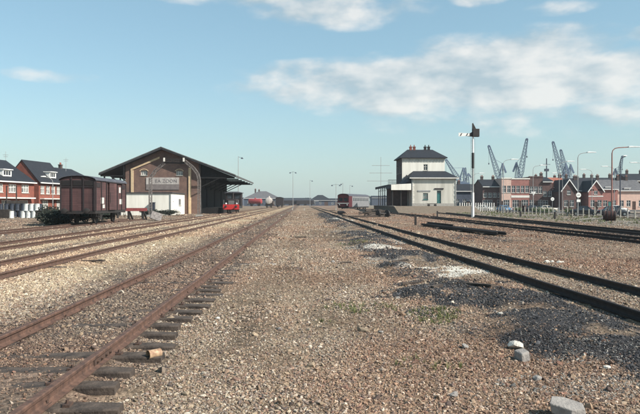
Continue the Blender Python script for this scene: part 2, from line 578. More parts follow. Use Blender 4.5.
def zones(x, y):
    """weights of surface kinds, in order: tan dark pale cinder lime red green grey"""
    z = {}
    n = fbm(x, y, 0.8, 20.0) - 0.5
    nn = fbm(x, y, 0.22, 31.0) - 0.5
    e = n * 0.9 + nn * 0.7
    z['dark'] = np.clip((1.75 + e * 1.2 - np.abs(x + 3.3)) * 1.6, 0, 1) * 0.85
    z['dark'] = np.maximum(z['dark'], np.clip((0.42 + e * 0.4 - np.abs(x + 10.25)) * 3, 0, 1) * 0.8)  # dark strip between second and third track
    z['dark'] = np.maximum(z['dark'], np.clip((-13.6 + e * 2 - x) * 0.8, 0, 1) * 0.45)
    pale = np.clip((-5.0 + e * 1.3 - x) * 1.5, 0, 1) * np.clip((x + 15 + e * 2) * 0.8, 0, 1)
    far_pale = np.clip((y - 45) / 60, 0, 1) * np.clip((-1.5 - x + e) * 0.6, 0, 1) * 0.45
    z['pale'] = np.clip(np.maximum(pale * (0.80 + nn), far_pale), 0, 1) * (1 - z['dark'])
    z['red'] = np.clip((x - 6.6 + e * 2) * 0.6, 0, 1) * np.clip((24 - x) * 0.3, 0, 1) * 0.7
    z['cinder'] = emask(CINDER, x, y, 1.0)
    z['lime'] = emask(LIME, x, y, 2.0)
    z['grey'] = np.clip((x - 24.5 + e * 3) * 0.35, 0, 1) * 0.7
    z['grey'] = np.maximum(z['grey'], emask(DUST, x, y, 3.0))
    z['green'] = np.maximum(emask(GREEN, x, y, 4.0) * 0.7,
                            np.clip((x - 25.5 + e * 5) * 0.3, 0, 1) * np.clip((42 - x) * 0.3, 0, 1) * np.clip((fbm(x, y, 0.3, 50) - 0.40) * 5, 0, 1) * 0.45)
    return z


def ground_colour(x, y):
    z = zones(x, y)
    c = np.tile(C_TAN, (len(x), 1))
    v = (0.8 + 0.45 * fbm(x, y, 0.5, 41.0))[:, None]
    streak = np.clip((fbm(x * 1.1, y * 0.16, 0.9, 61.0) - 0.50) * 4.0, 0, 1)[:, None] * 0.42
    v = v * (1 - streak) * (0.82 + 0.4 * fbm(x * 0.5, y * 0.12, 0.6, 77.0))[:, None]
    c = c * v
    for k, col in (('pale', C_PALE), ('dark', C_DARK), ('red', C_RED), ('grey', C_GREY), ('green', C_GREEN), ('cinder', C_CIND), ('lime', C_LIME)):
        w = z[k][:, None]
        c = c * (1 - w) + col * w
    pa = np.clip((fbm(x * 0.7, y * 0.4, 0.6, 121.0) - 0.45) * 5, 0, 1)[:, None]
    pb = np.clip((fbm(x * 0.9, y * 0.35, 0.8, 151.0) - 0.52) * 6, 0, 1)[:, None]
    c = c * ((1 - pa) + pa * np.array((1.0, 0.91, 0.88)))
    c = c * ((1 - pb) + pb * np.array((0.84, 0.81, 0.80)))
    return c


xs = np.concatenate([[-3500, -1500, -600, -250, -140], np.linspace(-85, -26, 60), np.linspace(-25.5, 25.5, 256), np.linspace(26, 85, 60), [140, 250, 600, 1500, 3500]])
ys = np.concatenate([[-3500, -800, -150, -40], np.linspace(-12, 2, 29), np.linspace(2.2, 32, 150), np.linspace(32.5, 130, 150), np.linspace(132, 330, 67), [400, 550, 900, 1600, 3500]])
gx, gy = np.meshgrid(xs, ys)
gxf, gyf = gx.ravel(), gy.ravel()
gz = height(gxf, gyf)
nx, ny = len(xs), len(ys)
idx = np.arange(nx * ny).reshape(ny, nx)
quads = np.stack([idx[:-1, :-1], idx[:-1, 1:], idx[1:, 1:], idx[1:, :-1]], -1).reshape(-1, 4)
GZ = gz.reshape(ny, nx)


def on_ground(x, y):
    """height of the ground sheet itself at any point"""
    x, y = np.asarray(x, float), np.asarray(y, float)
    i = np.clip(np.searchsorted(xs, x) - 1, 0, nx - 2)
    j = np.clip(np.searchsorted(ys, y) - 1, 0, ny - 2)
    u = (x - xs[i]) / (xs[i + 1] - xs[i])
    v = (y - ys[j]) / (ys[j + 1] - ys[j])
    return (GZ[j, i] * (1 - u) + GZ[j, i + 1] * u) * (1 - v) + (GZ[j + 1, i] * (1 - u) + GZ[j + 1, i + 1] * u) * v


gm = bpy.data.meshes.new('ground')
gm.from_pydata(np.stack([gxf, gyf, gz], 1).tolist(), [], quads.tolist())
ga = gm.color_attributes.new('surface', 'FLOAT_COLOR', 'POINT')
gc = np.ones((nx * ny, 4))
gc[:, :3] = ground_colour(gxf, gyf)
ga.data.foreach_set('color', gc.ravel())
gm.polygons.foreach_set('use_smooth', [True] * len(gm.polygons))

m = bpy.data.materials.new('yard_ground')
m.use_nodes = True
N, L = m.node_tree.nodes, m.node_tree.links
bs = N['Principled BSDF']
bs.inputs['Roughness'].default_value = 0.95
bs.inputs['Specular IOR Level'].default_value = 0.15
at = N.new('ShaderNodeAttribute')
at.attribute_name = 'surface'
co = N.new('ShaderNodeTexCoord')


def gnoise(scale, detail, rough=0.6):
    n = N.new('ShaderNodeTexNoise')
    n.inputs['Scale'].default_value = scale
    n.inputs['Detail'].default_value = detail
    n.inputs['Roughness'].default_value = rough
    L.new(co.outputs['Object'], n.inputs['Vector'])
    return n


vo = N.new('ShaderNodeTexVoronoi')
vo.inputs['Scale'].default_value = 13.0
L.new(co.outputs['Object'], vo.inputs['Vector'])
sv = N.new('ShaderNodeSeparateColor')
L.new(vo.outputs['Color'], sv.inputs[0])
r1 = N.new('ShaderNodeMapRange')
r1.inputs['To Min'].default_value = 0.65
r1.inputs['To Max'].default_value = 1.38
L.new(sv.outputs[0], r1.inputs['Value'])
vf = N.new('ShaderNodeTexVoronoi')
vf.inputs['Scale'].default_value = 60.0
L.new(co.outputs['Object'], vf.inputs['Vector'])
sf = N.new('ShaderNodeSeparateColor')
L.new(vf.outputs['Color'], sf.inputs[0])
rf_ = N.new('ShaderNodeMapRange')
rf_.inputs['To Min'].default_value = 0.62
rf_.inputs['To Max'].default_value = 1.42
L.new(sf.outputs[1], rf_.inputs['Value'])
mf = N.new('ShaderNodeMath')
mf.operation = 'MULTIPLY'
L.new(rf_.outputs[0], mf.inputs[0])
g2 = gnoise(1.1, 6, 0.7)
r2 = N.new('ShaderNodeMapRange')
r2.inputs['From Min'].default_value = 0.3
r2.inputs['From Max'].default_value = 0.7
r2.inputs['To Min'].default_value = 0.72
r2.inputs['To Max'].default_value = 1.25
L.new(g2.outputs['Fac'], r2.inputs['Value'])
mu = N.new('ShaderNodeMath')
mu.operation = 'MULTIPLY'
L.new(r1.outputs[0], mu.inputs[0])
L.new(r2.outputs[0], mf.inputs[1])
L.new(mf.outputs[0], mu.inputs[1])
vm = N.new('ShaderNodeVectorMath')
vm.operation = 'SCALE'
L.new(at.outputs['Color'], vm.inputs[0])
L.new(mu.outputs[0], vm.inputs['Scale'])
L.new(vm.outputs[0], bs.inputs['Base Color'])
bp = N.new('ShaderNodeBump')
bp.inputs['Strength'].default_value = 0.8
bp.inputs['Distance'].default_value = 0.03
L.new(vo.outputs['Distance'], bp.inputs['Height'])
bp.invert = True
L.new(bp.outputs[0], bs.inputs['Normal'])
gm.materials.append(m)
ground = bpy.data.objects.new('ground', gm)
COL.objects.link(ground)
tag(ground, 'brown gravel ground of the railway yard', 'ground', kind='structure')

# ------------------------------------------------------------------ loose stones (instanced, uncountable)
m = bpy.data.materials.new('loose_stone')
m.use_nodes = True
N, L = m.node_tree.nodes, m.node_tree.links
bs = N['Principled BSDF']
bs.inputs['Roughness'].default_value = 0.9
bs.inputs['Specular IOR Level'].default_value = 0.25
at = N.new('ShaderNodeAttribute')
at.attribute_type = 'INSTANCER'
at.attribute_name = 'tone'
co = N.new('ShaderNodeTexCoord')
no = N.new('ShaderNodeTexNoise')
no.inputs['Scale'].default_value = 1.6
no.inputs['Detail'].default_value = 4
L.new(co.outputs['Object'], no.inputs['Vector'])
mr2 = N.new('ShaderNodeMapRange')
mr2.inputs['From Min'].default_value = 0.3
mr2.inputs['From Max'].default_value = 0.7
mr2.inputs['To Min'].default_value = 0.75
mr2.inputs['To Max'].default_value = 1.2
L.new(no.outputs['Fac'], mr2.inputs['Value'])
vm = N.new('ShaderNodeVectorMath')
vm.operation = 'SCALE'
L.new(at.outputs['Color'], vm.inputs[0])
L.new(mr2.outputs[0], vm.inputs['Scale'])
L.new(vm.outputs[0], bs.inputs['Base Color'])
MATS['loose_stone'] = m


def hull_mesh(name, n, sq, material, seed, jitter=0.25):
    r = random.Random(seed)
    bm = bmesh.new()
    for _ in range(n):
        d = Vector((r.gauss(0, 1), r.gauss(0, 1), r.gauss(0, 1))).normalized() * (1 - jitter * r.random())
        bm.verts.new((d.x * sq[0], d.y * sq[1], d.z * sq[2]))
    res = bmesh.ops.convex_hull(bm, input=bm.verts)
    bmesh.ops.delete(bm, geom=[g for g in res['geom_interior'] if isinstance(g, bmesh.types.BMVert)], context='VERTS')
    bmesh.ops.recalc_face_normals(bm, faces=bm.faces)
    me = bpy.data.meshes.new(name)
    bm.to_mesh(me)
    bm.free()
    me.materials.append(material)
    return me


stone_col = bpy.data.collections.new('stone_shapes')
for i in range(10):
    me = hull_mesh('stone', 15, (1.0, 0.65 + 0.3 * random.random(), 0.45 + 0.25 * random.random()), MATS['loose_stone'], 100 + i)
    stone_col.objects.link(bpy.data.objects.new('stone_%02d' % i, me))


def blade_mesh(seed):
    r = random.Random(seed)
    mb = MB()
    for _ in range(9):
        a, l, w = r.random() * 2 * PI, 0.6 + 0.5 * r.random(), 0.05
        lean = 0.25 + 0.5 * r.random()
        bx, by = r.uniform(-.25, .25), r.uniform(-.25, .25)
        dx, dy = math.cos(a), math.sin(a)
        p0, p1 = (bx - dy * w, by + dx * w, 0), (bx + dy * w, by - dx * w, 0)
        q0 = (bx - dy * w * .7 + dx * lean * .35, by + dx * w * .7 + dy * lean * .35, l * .6)
        q1 = (bx + dy * w * .7 + dx * lean * .35, by - dx * w * .7 + dy * lean * .35, l * .6)
        mb.poly([p0, p1, q1, q0])
        mb.poly([q0, q1, (bx + dx * lean, by + dy * lean, l)])
    return mb.mesh('tuft', 'grass_blade', fix=False)


tuft_col = bpy.data.collections.new('tuft_shapes')
for i in range(5):
    tuft_col.objects.link(bpy.data.objects.new('tuft_%02d' % i, blade_mesh(i)))


def scatter_group(name, coll):
    ng = bpy.data.node_groups.new(name, 'GeometryNodeTree')
    ng.interface.new_socket('Geometry', in_out='INPUT', socket_type='NodeSocketGeometry')
    ng.interface.new_socket('Geometry', in_out='OUTPUT', socket_type='NodeSocketGeometry')
    n, l = ng.nodes, ng.links
    gi, go = n.new('NodeGroupInput'), n.new('NodeGroupOutput')
    ip = n.new('GeometryNodeInstanceOnPoints')
    ci = n.new('GeometryNodeCollectionInfo')
    ci.inputs['Collection'].default_value = coll
    ci.inputs['Separate Children'].default_value = True
    ci.inputs['Reset Children'].default_value = True
    ip.inputs['Pick Instance'].default_value = True
    l.new(gi.outputs[0], ip.inputs['Points'])
    l.new(ci.outputs[0], ip.inputs['Instance'])
    for nm, ty, sk in (('pick', 'INT', 'Instance Index'), ('spin', 'FLOAT_VECTOR', 'Rotation'), ('size', 'FLOAT_VECTOR', 'Scale')):
        na = n.new('GeometryNodeInputNamedAttribute')
        na.data_type = ty
        na.inputs['Name'].default_value = nm
        l.new(na.outputs['Attribute'], ip.inputs[sk])
    l.new(ip.outputs[0], go.inputs[0])
    return ng


STONES = scatter_group('scatter_stones', stone_col)
TUFTS = scatter_group('scatter_tufts', tuft_col)


def scatter(name, label, cat, pts, spin, size, pick, tone, group):
    me = bpy.data.meshes.new(name)
    me.vertices.add(len(pts))
    me.vertices.foreach_set('co', pts.astype(np.float32).ravel())
    for nm, ty, arr, key in (('spin', 'FLOAT_VECTOR', spin, 'vector'), ('size', 'FLOAT_VECTOR', size, 'vector'), ('pick', 'INT', pick, 'value'), ('tone', 'FLOAT_COLOR', tone, 'color')):
        a = me.attributes.new(nm, ty, 'POINT')
        a.data.foreach_set(key, np.ascontiguousarray(arr, dtype=np.int32 if ty == 'INT' else np.float32).ravel())
    me.update()
    o = bpy.data.objects.new(name, me)
    COL.objects.link(o)
    md = o.modifiers.new('scatter', 'NODES')
    md.node_group = group
    return tag(o, label, cat, kind='stuff')


PAL = {
    'tan': [(0.262, 0.200, 0.132), (0.215, 0.152, 0.100), (0.325, 0.262, 0.182), (0.178, 0.122, 0.084), (0.160, 0.124, 0.094), (0.238, 0.164, 0.110), (0.40, 0.345, 0.265), (0.105, 0.082, 0.068), (0.222, 0.178, 0.132), (0.20, 0.128, 0.092), (0.28, 0.215, 0.142), (0.24, 0.195, 0.15)],
    'dark': [(0.15, 0.12, 0.098), (0.09, 0.072, 0.062), (0.21, 0.165, 0.128), (0.062, 0.052, 0.048), (0.26, 0.205, 0.15), (0.13, 0.095, 0.075)],
    'pale': [(0.43, 0.345, 0.225), (0.36, 0.28, 0.180), (0.50, 0.42, 0.30), (0.28, 0.205, 0.135), (0.40, 0.32, 0.22), (0.20, 0.145, 0.10)],
    'red': [(0.235, 0.140, 0.088), (0.175, 0.10, 0.066), (0.29, 0.19, 0.125), (0.125, 0.08, 0.058), (0.35, 0.255, 0.17)],
    'cinder': [(0.034, 0.034, 0.036), (0.053, 0.053, 0.057), (0.020, 0.020, 0.022), (0.088, 0.088, 0.093), (0.045, 0.040, 0.038), (0.15, 0.14, 0.13), (0.065, 0.062, 0.062), (0.028, 0.029, 0.034)],
    'lime': [(0.56, 0.53, 0.47), (0.46, 0.43, 0.375), (0.62, 0.595, 0.54), (0.30, 0.265, 0.22), (0.50, 0.47, 0.41)],
    'grey': [(0.27, 0.25, 0.215), (0.20, 0.185, 0.165), (0.34, 0.315, 0.275), (0.13, 0.12, 0.11)],
}
KINDS = ['tan', 'dark', 'pale', 'red', 'cinder', 'lime', 'grey']
bands = [(4.2, 9.0, 1650, 0.0142, 0.0), (9.0, 16.0, 850, 0.018, 0.0), (16.0, 30.0, 330, 0.023, 0.0), (30.0, 60.0, 80, 0.034, 0.0), (48.0, 85.0, 14, 0.045, 0.0), (75.0, 125.0, 7, 0.055, 0.0)]
PXY, SZ = [], []
for y0, y1, dens_, s0, _ in bands:
    hw0, hw1 = 0.58 * y0 + 0.9, 0.58 * y1 + 0.9
    n = int(dens_ * (y1 - y0) * (hw0 + hw1))
    yy = y0 + (y1 - y0) * rng.random(n * 2)
    keep = rng.random(n * 2) < (0.58 * yy + 0.9) / hw1
    yy = yy[keep]
    xx = (rng.random(len(yy)) * 2 - 1) * (0.58 * yy + 0.9) + 0.029 * yy
    PXY.append(np.stack([xx, yy], 1))
    SZ.append(s0 * np.exp(rng.normal(0, 0.36, len(yy))))
PXY = np.concatenate(PXY)
SZ = np.concatenate(SZ)
# trodden, dusty places hold few stones: bare fines show
bare = np.clip((fbm(PXY[:, 0] * 0.8, PXY[:, 1] * 0.5, 0.55, 91.0) - 0.44) * 5.0, 0, 1) * 0.82
keep = rng.random(len(SZ)) > bare
PXY, SZ = PXY[keep], SZ[keep]
px_, py_ = PXY[:, 0], PXY[:, 1]
fx_, fy_, fs_ = [], [], []
for lst, per in ((CINDER, 650), (LIME, 700)):                  # finer, denser material on the heaps
    for cx, cy, rx, ry, a in lst:
        if cy > 45:
            continue
        q = int(per * (1.0 if cy < 16 else 0.35) * rx * ry * 6.8)
        fx_.append(cx + rx * rng.uniform(-1.5, 1.5, q))
        fy_.append(cy + ry * rng.uniform(-1.5, 1.5, q))
        fs_.append((0.012 if cy < 16 else 0.02) * np.exp(rng.normal(0, 0.4, q)))
fx_, fy_, fs_ = np.concatenate(fx_), np.concatenate(fy_), np.concatenate(fs_)
on_heap = np.maximum(emask(CINDER, fx_, fy_, 1.0), emask(LIME, fx_, fy_, 2.0)) > rng.uniform(0.35, 0.9, len(fx_))
px_ = np.concatenate([px_, fx_[on_heap]])
py_ = np.concatenate([py_, fy_[on_heap]])
SZ = np.concatenate([SZ, fs_[on_heap]])
zz = zones(px_, py_)
rem = np.ones(len(px_))
prob = {}
for k in ('lime', 'cinder', 'grey', 'dark', 'pale', 'red'):
    w = zz[k] * (0.93 if k == 'cinder' else 0.9 if k == 'lime' else 0.8)
    prob[k] = rem * w
    rem = rem * (1 - w)
prob['tan'] = rem
cum = np.cumsum(np.stack([prob[k] for k in KINDS], 1), 1)
u_ = rng.random(len(px_))[:, None] * cum[:, -1:]
kind = (u_ > cum).sum(1).clip(0, len(KINDS) - 1)
# keep sleepers, where they lie open, and rail heads clear of most stones
hz = on_ground(px_, py_)
on_near = (np.abs(px_ - TR['near']) < 1.4)
clear = np.ones(len(px_), bool)
for tx in (TR['near'], TR['second'], TR['third']):
    for sgn in (-1, 1):
        clear &= np.abs(px_ - (tx + sgn * 0.75)) > 0.075
for sgn in (-1, 1):
    clear &= np.abs(px_ - (t5x(py_) + sgn * 0.75)) > 0.075
slp = np.abs(((py_ - 5.0 + 0.31) % 0.62) - 0.31) < 0.125
right_end = (px_ > TR['near'] + 0.8) & (px_ < TR['near'] + 1.45)
clear &= ~(slp & right_end & (rng.random(len(px_)) < np.clip(0.95 - (py_ - 9) * 0.05, 0.15, 0.85)))
clear &= ~(slp & on_near & ~right_end & (rng.random(len(px_)) < 0.30))
sizes = SZ[:, None] * (0.8 + 0.4 * rng.random((len(SZ), 3)))
sizes[kind == KINDS.index('cinder')] *= 0.85
sizes[kind == KINDS.index('lime')] *= 0.55
big = rng.random(len(SZ)) < 0.012
sizes[big] *= 1.9
LAB = {'tan': ('gravel', 'tan and brown loose gravel covering the open yard', 'gravel'),
       'dark': ('dark_ballast', 'dark grey brown ballast stones between the rusty rails', 'ballast'),
       'pale': ('pale_ballast', 'pale yellow ballast stones between the two tracks', 'ballast'),
       'red': ('reddish_gravel', 'reddish brown gravel beyond the dark curved track', 'gravel'),
       'cinder': ('cinders', 'black cinders dumped in low heaps beside the curved track', 'cinders'),
       'lime': ('lime_rubble', 'white lime rubble spilled among the black cinders', 'rubble'),
       'grey': ('grey_grit', 'pale grey grit at the edge of the cinder heap', 'grit')}
for ki, k in enumerate(KINDS):
    s_ = clear & (kind == ki)
    n = int(s_.sum())
    pts = np.stack([px_[s_], py_[s_], hz[s_] + sizes[s_, 2] * 0.15], 1)
    pal = np.array(PAL[k]) * (np.array((1.10, 1.11, 1.17)) if k in ('tan', 'red', 'pale') else 1.0)
    tone = np.ones((n, 4))
    tone[:, :3] = pal[rng.integers(0, len(pal), n)] * np.exp(rng.normal(0, 0.15, n))[:, None]
    if k in ('tan', 'pale', 'red', 'dark'):
        pa = np.clip((fbm(px_[s_] * 0.7, py_[s_] * 0.4, 0.6, 121.0) - 0.45) * 5, 0, 1)[:, None]
        pb = np.clip((fbm(px_[s_] * 0.9, py_[s_] * 0.35, 0.8, 151.0) - 0.52) * 6, 0, 1)[:, None]
        tone[:, :3] *= (1 - pa) + pa * np.array((1.0, 0.90, 0.87))
        tone[:, :3] *= (1 - pb) + pb * np.array((0.84, 0.81, 0.80))
    spin = np.stack([rng.normal(0, 0.5, n), rng.normal(0, 0.5, n), rng.random(n) * 6.28], 1)
    scatter(*LAB[k], pts, spin, sizes[s_], rng.integers(0, 10, n), tone, STONES)

# grass: weeds in the gravel and the verge by the road
n = 60000
gx_ = np.concatenate([rng.uniform(-1.5, 4, n), rng.uniform(23, 41, n)])
gy_ = np.concatenate([rng.uniform(6, 32, n), rng.uniform(52, 135, n)])
gk = zones(gx_, gy_)['green']
sel = rng.random(len(gx_)) < np.where(gx_ < 10, (gk > 0.16) * gk * 0.6, gk * 0.09)
gx_, gy_ = gx_[sel], gy_[sel]
n = len(gx_)
s1 = np.where(gx_ < 10, 0.062, 0.22) * (0.6 + 0.8 * rng.random(n))
scatter('grass', 'green grass and weeds growing through the gravel', 'grass', np.stack([gx_, gy_, on_ground(gx_, gy_)], 1),
        np.stack([np.zeros(n), np.zeros(n), rng.random(n) * 6.28], 1), np.stack([s1, s1, s1], 1), rng.integers(0, 5, n), np.ones((n, 4)), TUFTS)

# ------------------------------------------------------------------ tracks
SL_TOP = 0.062
RAIL_H = 0.142
RAIL_TOP = SL_TOP + RAIL_H
PROF = [(-0.060, 0), (0.060, 0), (0.060, 0.010), (0.016, 0.024), (0.009, 0.04), (0.009, 0.092), (0.034, 0.106), (0.036, 0.132), (0.028, 0.142),
        (-0.028, 0.142), (-0.036, 0.132), (-0.034, 0.106), (-0.009, 0.092), (-0.009, 0.04), (-0.016, 0.024), (-0.060, 0.010)]


def rail_mesh(path, material, z=SL_TOP):
    mb = MB()
    n = len(PROF)
    for i, (x, y) in enumerate(path):
        a = path[max(i - 1, 0)]
        b = path[min(i + 1, len(path) - 1)]
        d = Vector((b[0] - a[0], b[1] - a[1], 0)).normalized()
        r = Vector((d.y, -d.x, 0))
        for (u, w) in PROF:
            mb.v.append((x + r.x * u, y + r.y * u, z + w))
    for i in range(len(path) - 1):
        for k in range(n):
            k2 = (k + 1) % n
            mb.f.append((i * n + k, i * n + k2, (i + 1) * n + k2, (i + 1) * n + k))
    mb.f.append(tuple(range(n)))
    mb.f.append(tuple((len(path) - 1) * n + k for k in reversed(range(n))))
    return mb


def rough_sleeper(seed, L_=2.6, w=0.25, h=0.15):
    r = random.Random(seed)
    mb = MB()
    K = 9
    for i in range(K + 1):
        x = -L_ / 2 + L_ * i / K
        j = [r.uniform(-.012, .012) for _ in range(6)]
        e = 0.02 if i in (0, K) else 0
        mb.v += [(x, -w / 2 + j[0] + e, -h), (x, w / 2 + j[1] - e, -h), (x, w / 2 + j[2] - e, -0.02 + j[4] * .3),
                 (x, w / 2 - 0.02 + j[2] - e, j[4] * .5 - e * .5), (x, -w / 2 + 0.02 + j[3] + e, j[5] * .5 - e * .5), (x, -w / 2 + j[3] + e, -0.02 + j[5] * .3)]
    for i in range(K):
        for k in range(6):
            k2 = (k + 1) % 6
            mb.f.append((i * 6 + k, i * 6 + k2, i * 6 + 6 + k2, i * 6 + 6 + k))
    mb.f.append((0, 1, 2, 3, 4, 5))
    mb.f.append(tuple(K * 6 + k for k in (5, 4, 3, 2, 1, 0)))
    return mb.mesh('sleeper', 'sleeper_wood')


SLEEPERS = [rough_sleeper(s, 2.62 + 0.05 * (s % 3)) for s in range(6)]
fb = MB().box(0.062, 0.125, -0.055, 0.055, -0.004, 0.018)
fb.cyl((0.088, 0, 0.01), (0.088, 0, 0.05), 0.016, n=6)
FASTEN = fb.mesh('rail_clip', 'chair_iron')
fp = MB().box(0.011, 0.030, -0.30, 0.30, 0.030, 0.088)
for yy in (-0.22, -0.08, 0.08, 0.22):
    fp.cyl((0.025, yy, 0.06), (0.055, yy, 0.06), 0.015, n=6)
FISH = fp.mesh('fishplate', 'chair_iron')


def track(label, path_fn, y0, y1, rail_mat, step, sl_y0, sl_y1, fasten_to=0, joints=(), drop=0.0, spacing=0.62):
    t = thing('railway_track', label, 'railway track', (0, 0, 0))
    t.location = (float(path_fn(y0)), y0, 0)
    ox, oy = t.location.x, t.location.y
    pts = []
    y = y0
    while y < y1:
        pts.append((float(path_fn(y)), y))
        y += step if y < 120 else step * 6
    pts.append((float(path_fn(y1)), y1))
    for s in (-1, 1):
        jitter = [(p[0] + s * 0.75 - ox + 0.012 * math.sin(p[1] * 0.9 + s) * (1 if p[1] < 60 else 0), p[1] - oy) for p in pts]
        rail_mesh(jitter, rail_mat).build('rail', rail_mat, t)
        for jy in joints:
            for side in (0, PI):
                o = bpy.data.objects.new('fishplate', FISH)
                COL.objects.link(o)
                o.parent = t
                o.location = (float(path_fn(jy)) + s * 0.75 - ox, jy - oy, SL_TOP)
                o.rotation_euler = (0, 0, side)
    k = 0
    y = sl_y0
    rr = random.Random(len(label))
    while y < sl_y1:
        o = bpy.data.objects.new('sleeper', SLEEPERS[rr.randrange(6)])
        COL.objects.link(o)
        o.parent = t
        dx = (float(path_fn(y + .5)) - float(path_fn(y - .5)))
        o.location = (float(path_fn(y)) - ox + rr.uniform(-.13, .13), y - oy + rr.uniform(-.03, .03), SL_TOP - 0.001 - drop - rr.random() * 0.012)
        o.rotation_euler = (0, rr.uniform(-.006, .006), -math.atan(dx) + rr.uniform(-.03, .03))
        if y < fasten_to:
            for s in (-1, 1):
                for side in (0, PI):
                    f = bpy.data.objects.new('rail_clip', FASTEN)
                    COL.objects.link(f)
                    f.parent = o
                    f.location = (s * 0.75, 0, 0.004)
                    f.rotation_euler = (0, 0, side)
        y += spacing
    if sl_y1 < y1:
        mb = MB()
        while y < min(y1, 150):
            x = float(path_fn(y)) - ox
            mb.box(x - 1.3, x + 1.3, y - oy - .12, y - oy + .12, SL_TOP - 0.15, SL_TOP - 0.034)
            y += spacing
        if mb.v:
            mb.build('distant_sleepers', 'sleeper_wood', t)['kind'] = 'stuff'
    return t


track('rusty track on open dark sleepers, alone beside the wide gravel', lambda y: TR['near'], 2.0, 420, 'rust_rail', 2.0, 5.0 - 0.62 * 4, 60, 30, (7.15, 25.2, 43.0))
track('brown railed track between the pale ballast and the dark ash strip', lambda y: TR['second'] + 0.0, 6.0, 420, 'brown_rail', 3.0, 8.0, 45, 0, (), 0.012)
track('brown railed track running along the goods shed under its canopy', lambda y: TR['third'], 8.0, 420, 'brown_rail', 3.0, 14.0, 40, 0, (), 0.014)
track('short siding track carrying the brown boxcar', lambda y: TR['wagon'], 14.0, 68, 'brown_rail', 3.0, 20.0, 66, 0, (), 0.012)
track('dark railed curved track beside the cinder heaps', t5x, 3.0, 320, 'dark_rail', 1.5, 4.0, 55, 0, (19.2,), 0.02)
track('dark railed track leading past the station platform', lambda y: TR['t6'] + 0.0 * y, 14.0, 260, 'dark_rail', 3.0, 20, 60, 0, (), 0.0)
t7 = lambda y: 19.9 + 0.0707 * (y - 38)
track('dark railed track ending in front of the white station block', t7, 18.0, 111, 'dark_rail', 3.0, 24, 70, 0, (), 0.0)
t8 = lambda y: 8.3 + math.tan(R(20)) * (y - 143)
track('dark railed track under the red and silver train', t8, 138.0, 185, 'dark_rail', 3.0, 138, 185, 0, (), 0.0)

# ------------------------------------------------------------------ building helpers
def facade(mb, o, u, W, H, holes=(), depth=0.14, top=None):
    """wall face with real openings: o bottom left corner, u direction along the wall (outside is u x z); top = extra gable polygon points (along, up)"""
    o, u = Vector(o), Vector(u).normalized()
    n = u.cross(Vector((0, 0, 1)))
    P = lambda a, b, d=0.0: tuple(o + u * a + Vector((0, 0, b)) - n * d)
    us = sorted({0.0, W, *[h[0] for h in holes], *[h[1] for h in holes]})
    vv = sorted({0.0, H, *[h[2] for h in holes], *[h[3] for h in holes]})
    for a, b in zip(us[:-1], us[1:]):
        for c, d in zip(vv[:-1], vv[1:]):
            m1, m2 = (a + b) / 2, (c + d) / 2
            if any(h[0] < m1 < h[1] and h[2] < m2 < h[3] for h in holes):
                continue
            mb.poly([P(a, c), P(b, c), P(b, d), P(a, d)])
    for a, b, c, d in holes:
        mb.poly([P(a, c), P(a, c, depth), P(b, c, depth), P(b, c)])
        mb.poly([P(a, d), P(b, d), P(b, d, depth), P(a, d, depth)])
        mb.poly([P(a, c), P(a, d), P(a, d, depth), P(a, c, depth)])
        mb.poly([P(b, c), P(b, c, depth), P(b, d, depth), P(b, d)])
    if top:
        mb.poly([P(a, b) for a, b in top])
    return P


def window(parent, P, a, b, c, d, frame='white_paint', glass='glass_dark', cols=2, rows=2, sill=True, fw=0.07, name='window', depth=0.14):
    """frame bars with a pane behind; P maps (along, up, inwards) to the wall"""
    fr = MB()

    def slab(mb, a0, a1, c0, c1, d0, d1):
        q = [P(a0, c0, d1), P(a1, c0, d1), P(a1, c1, d1), P(a0, c1, d1)]
        off = Vector(P(a0, c0, d0)) - Vector(P(a0, c0, d1))
        mb.prism(q, off)
    d0, d1 = depth - 0.085, depth - 0.02
    slab(fr, a, b, c, c + fw, d0, d1)
    slab(fr, a, b, d - fw, d, d0, d1)
    slab(fr, a, a + fw, c + fw, d - fw, d0, d1)
    slab(fr, b - fw, b, c + fw, d - fw, d0, d1)
    for i in range(1, cols):
        x = a + (b - a) * i / cols
        slab(fr, x - fw * .4, x + fw * .4, c + fw, d - fw, d0 + .006, d1)
    for i in range(1, rows):
        y = c + (d - c) * (i / rows if rows != 2 else 0.62)
        slab(fr, a + fw, b - fw, y - fw * .4, y + fw * .4, d0 + .012, d1)
    w = fr.build(name, frame, parent)
    g = MB()
    slab(g, a, b, c, d, depth - 0.02, depth + 0.04)
    g.build('pane', glass, w)
    if sill:
        s = MB()
        slab(s, a - .06, b + .06, c - .09, c - .002, -0.09, depth - .02)
        s.build('sill', 'pale_concrete' if frame != 'green_door' else frame, w)
    return w


def door(parent, P, a, b, c, d, material='green_door', depth=0.14):
    mb = MB()

    def slab(m_, a0, a1, c0, c1, d0, d1):
        q = [P(a0, c0, d1), P(a1, c0, d1), P(a1, c1, d1), P(a0, c1, d1)]
        m_.prism(q, Vector(P(a0, c0, d0)) - Vector(P(a0, c0, d1)))
    slab(mb, a, b, c, d, depth - .03, depth + .04)
    w = b - a
    for r0, r1 in ((.08, .42), (.48, .92)):
        slab(mb, a + .15 * w, b - .15 * w, c + (d - c) * r0, c + (d - c) * r1, depth - .05, depth - .03)
    o = mb.build('door', material, parent)
    h = MB()
    slab(h, a + .82 * w, a + .90 * w, c + 1.0, c + 1.12, depth - .10, depth - .05)
    h.build('handle', 'chrome', o)
    return o


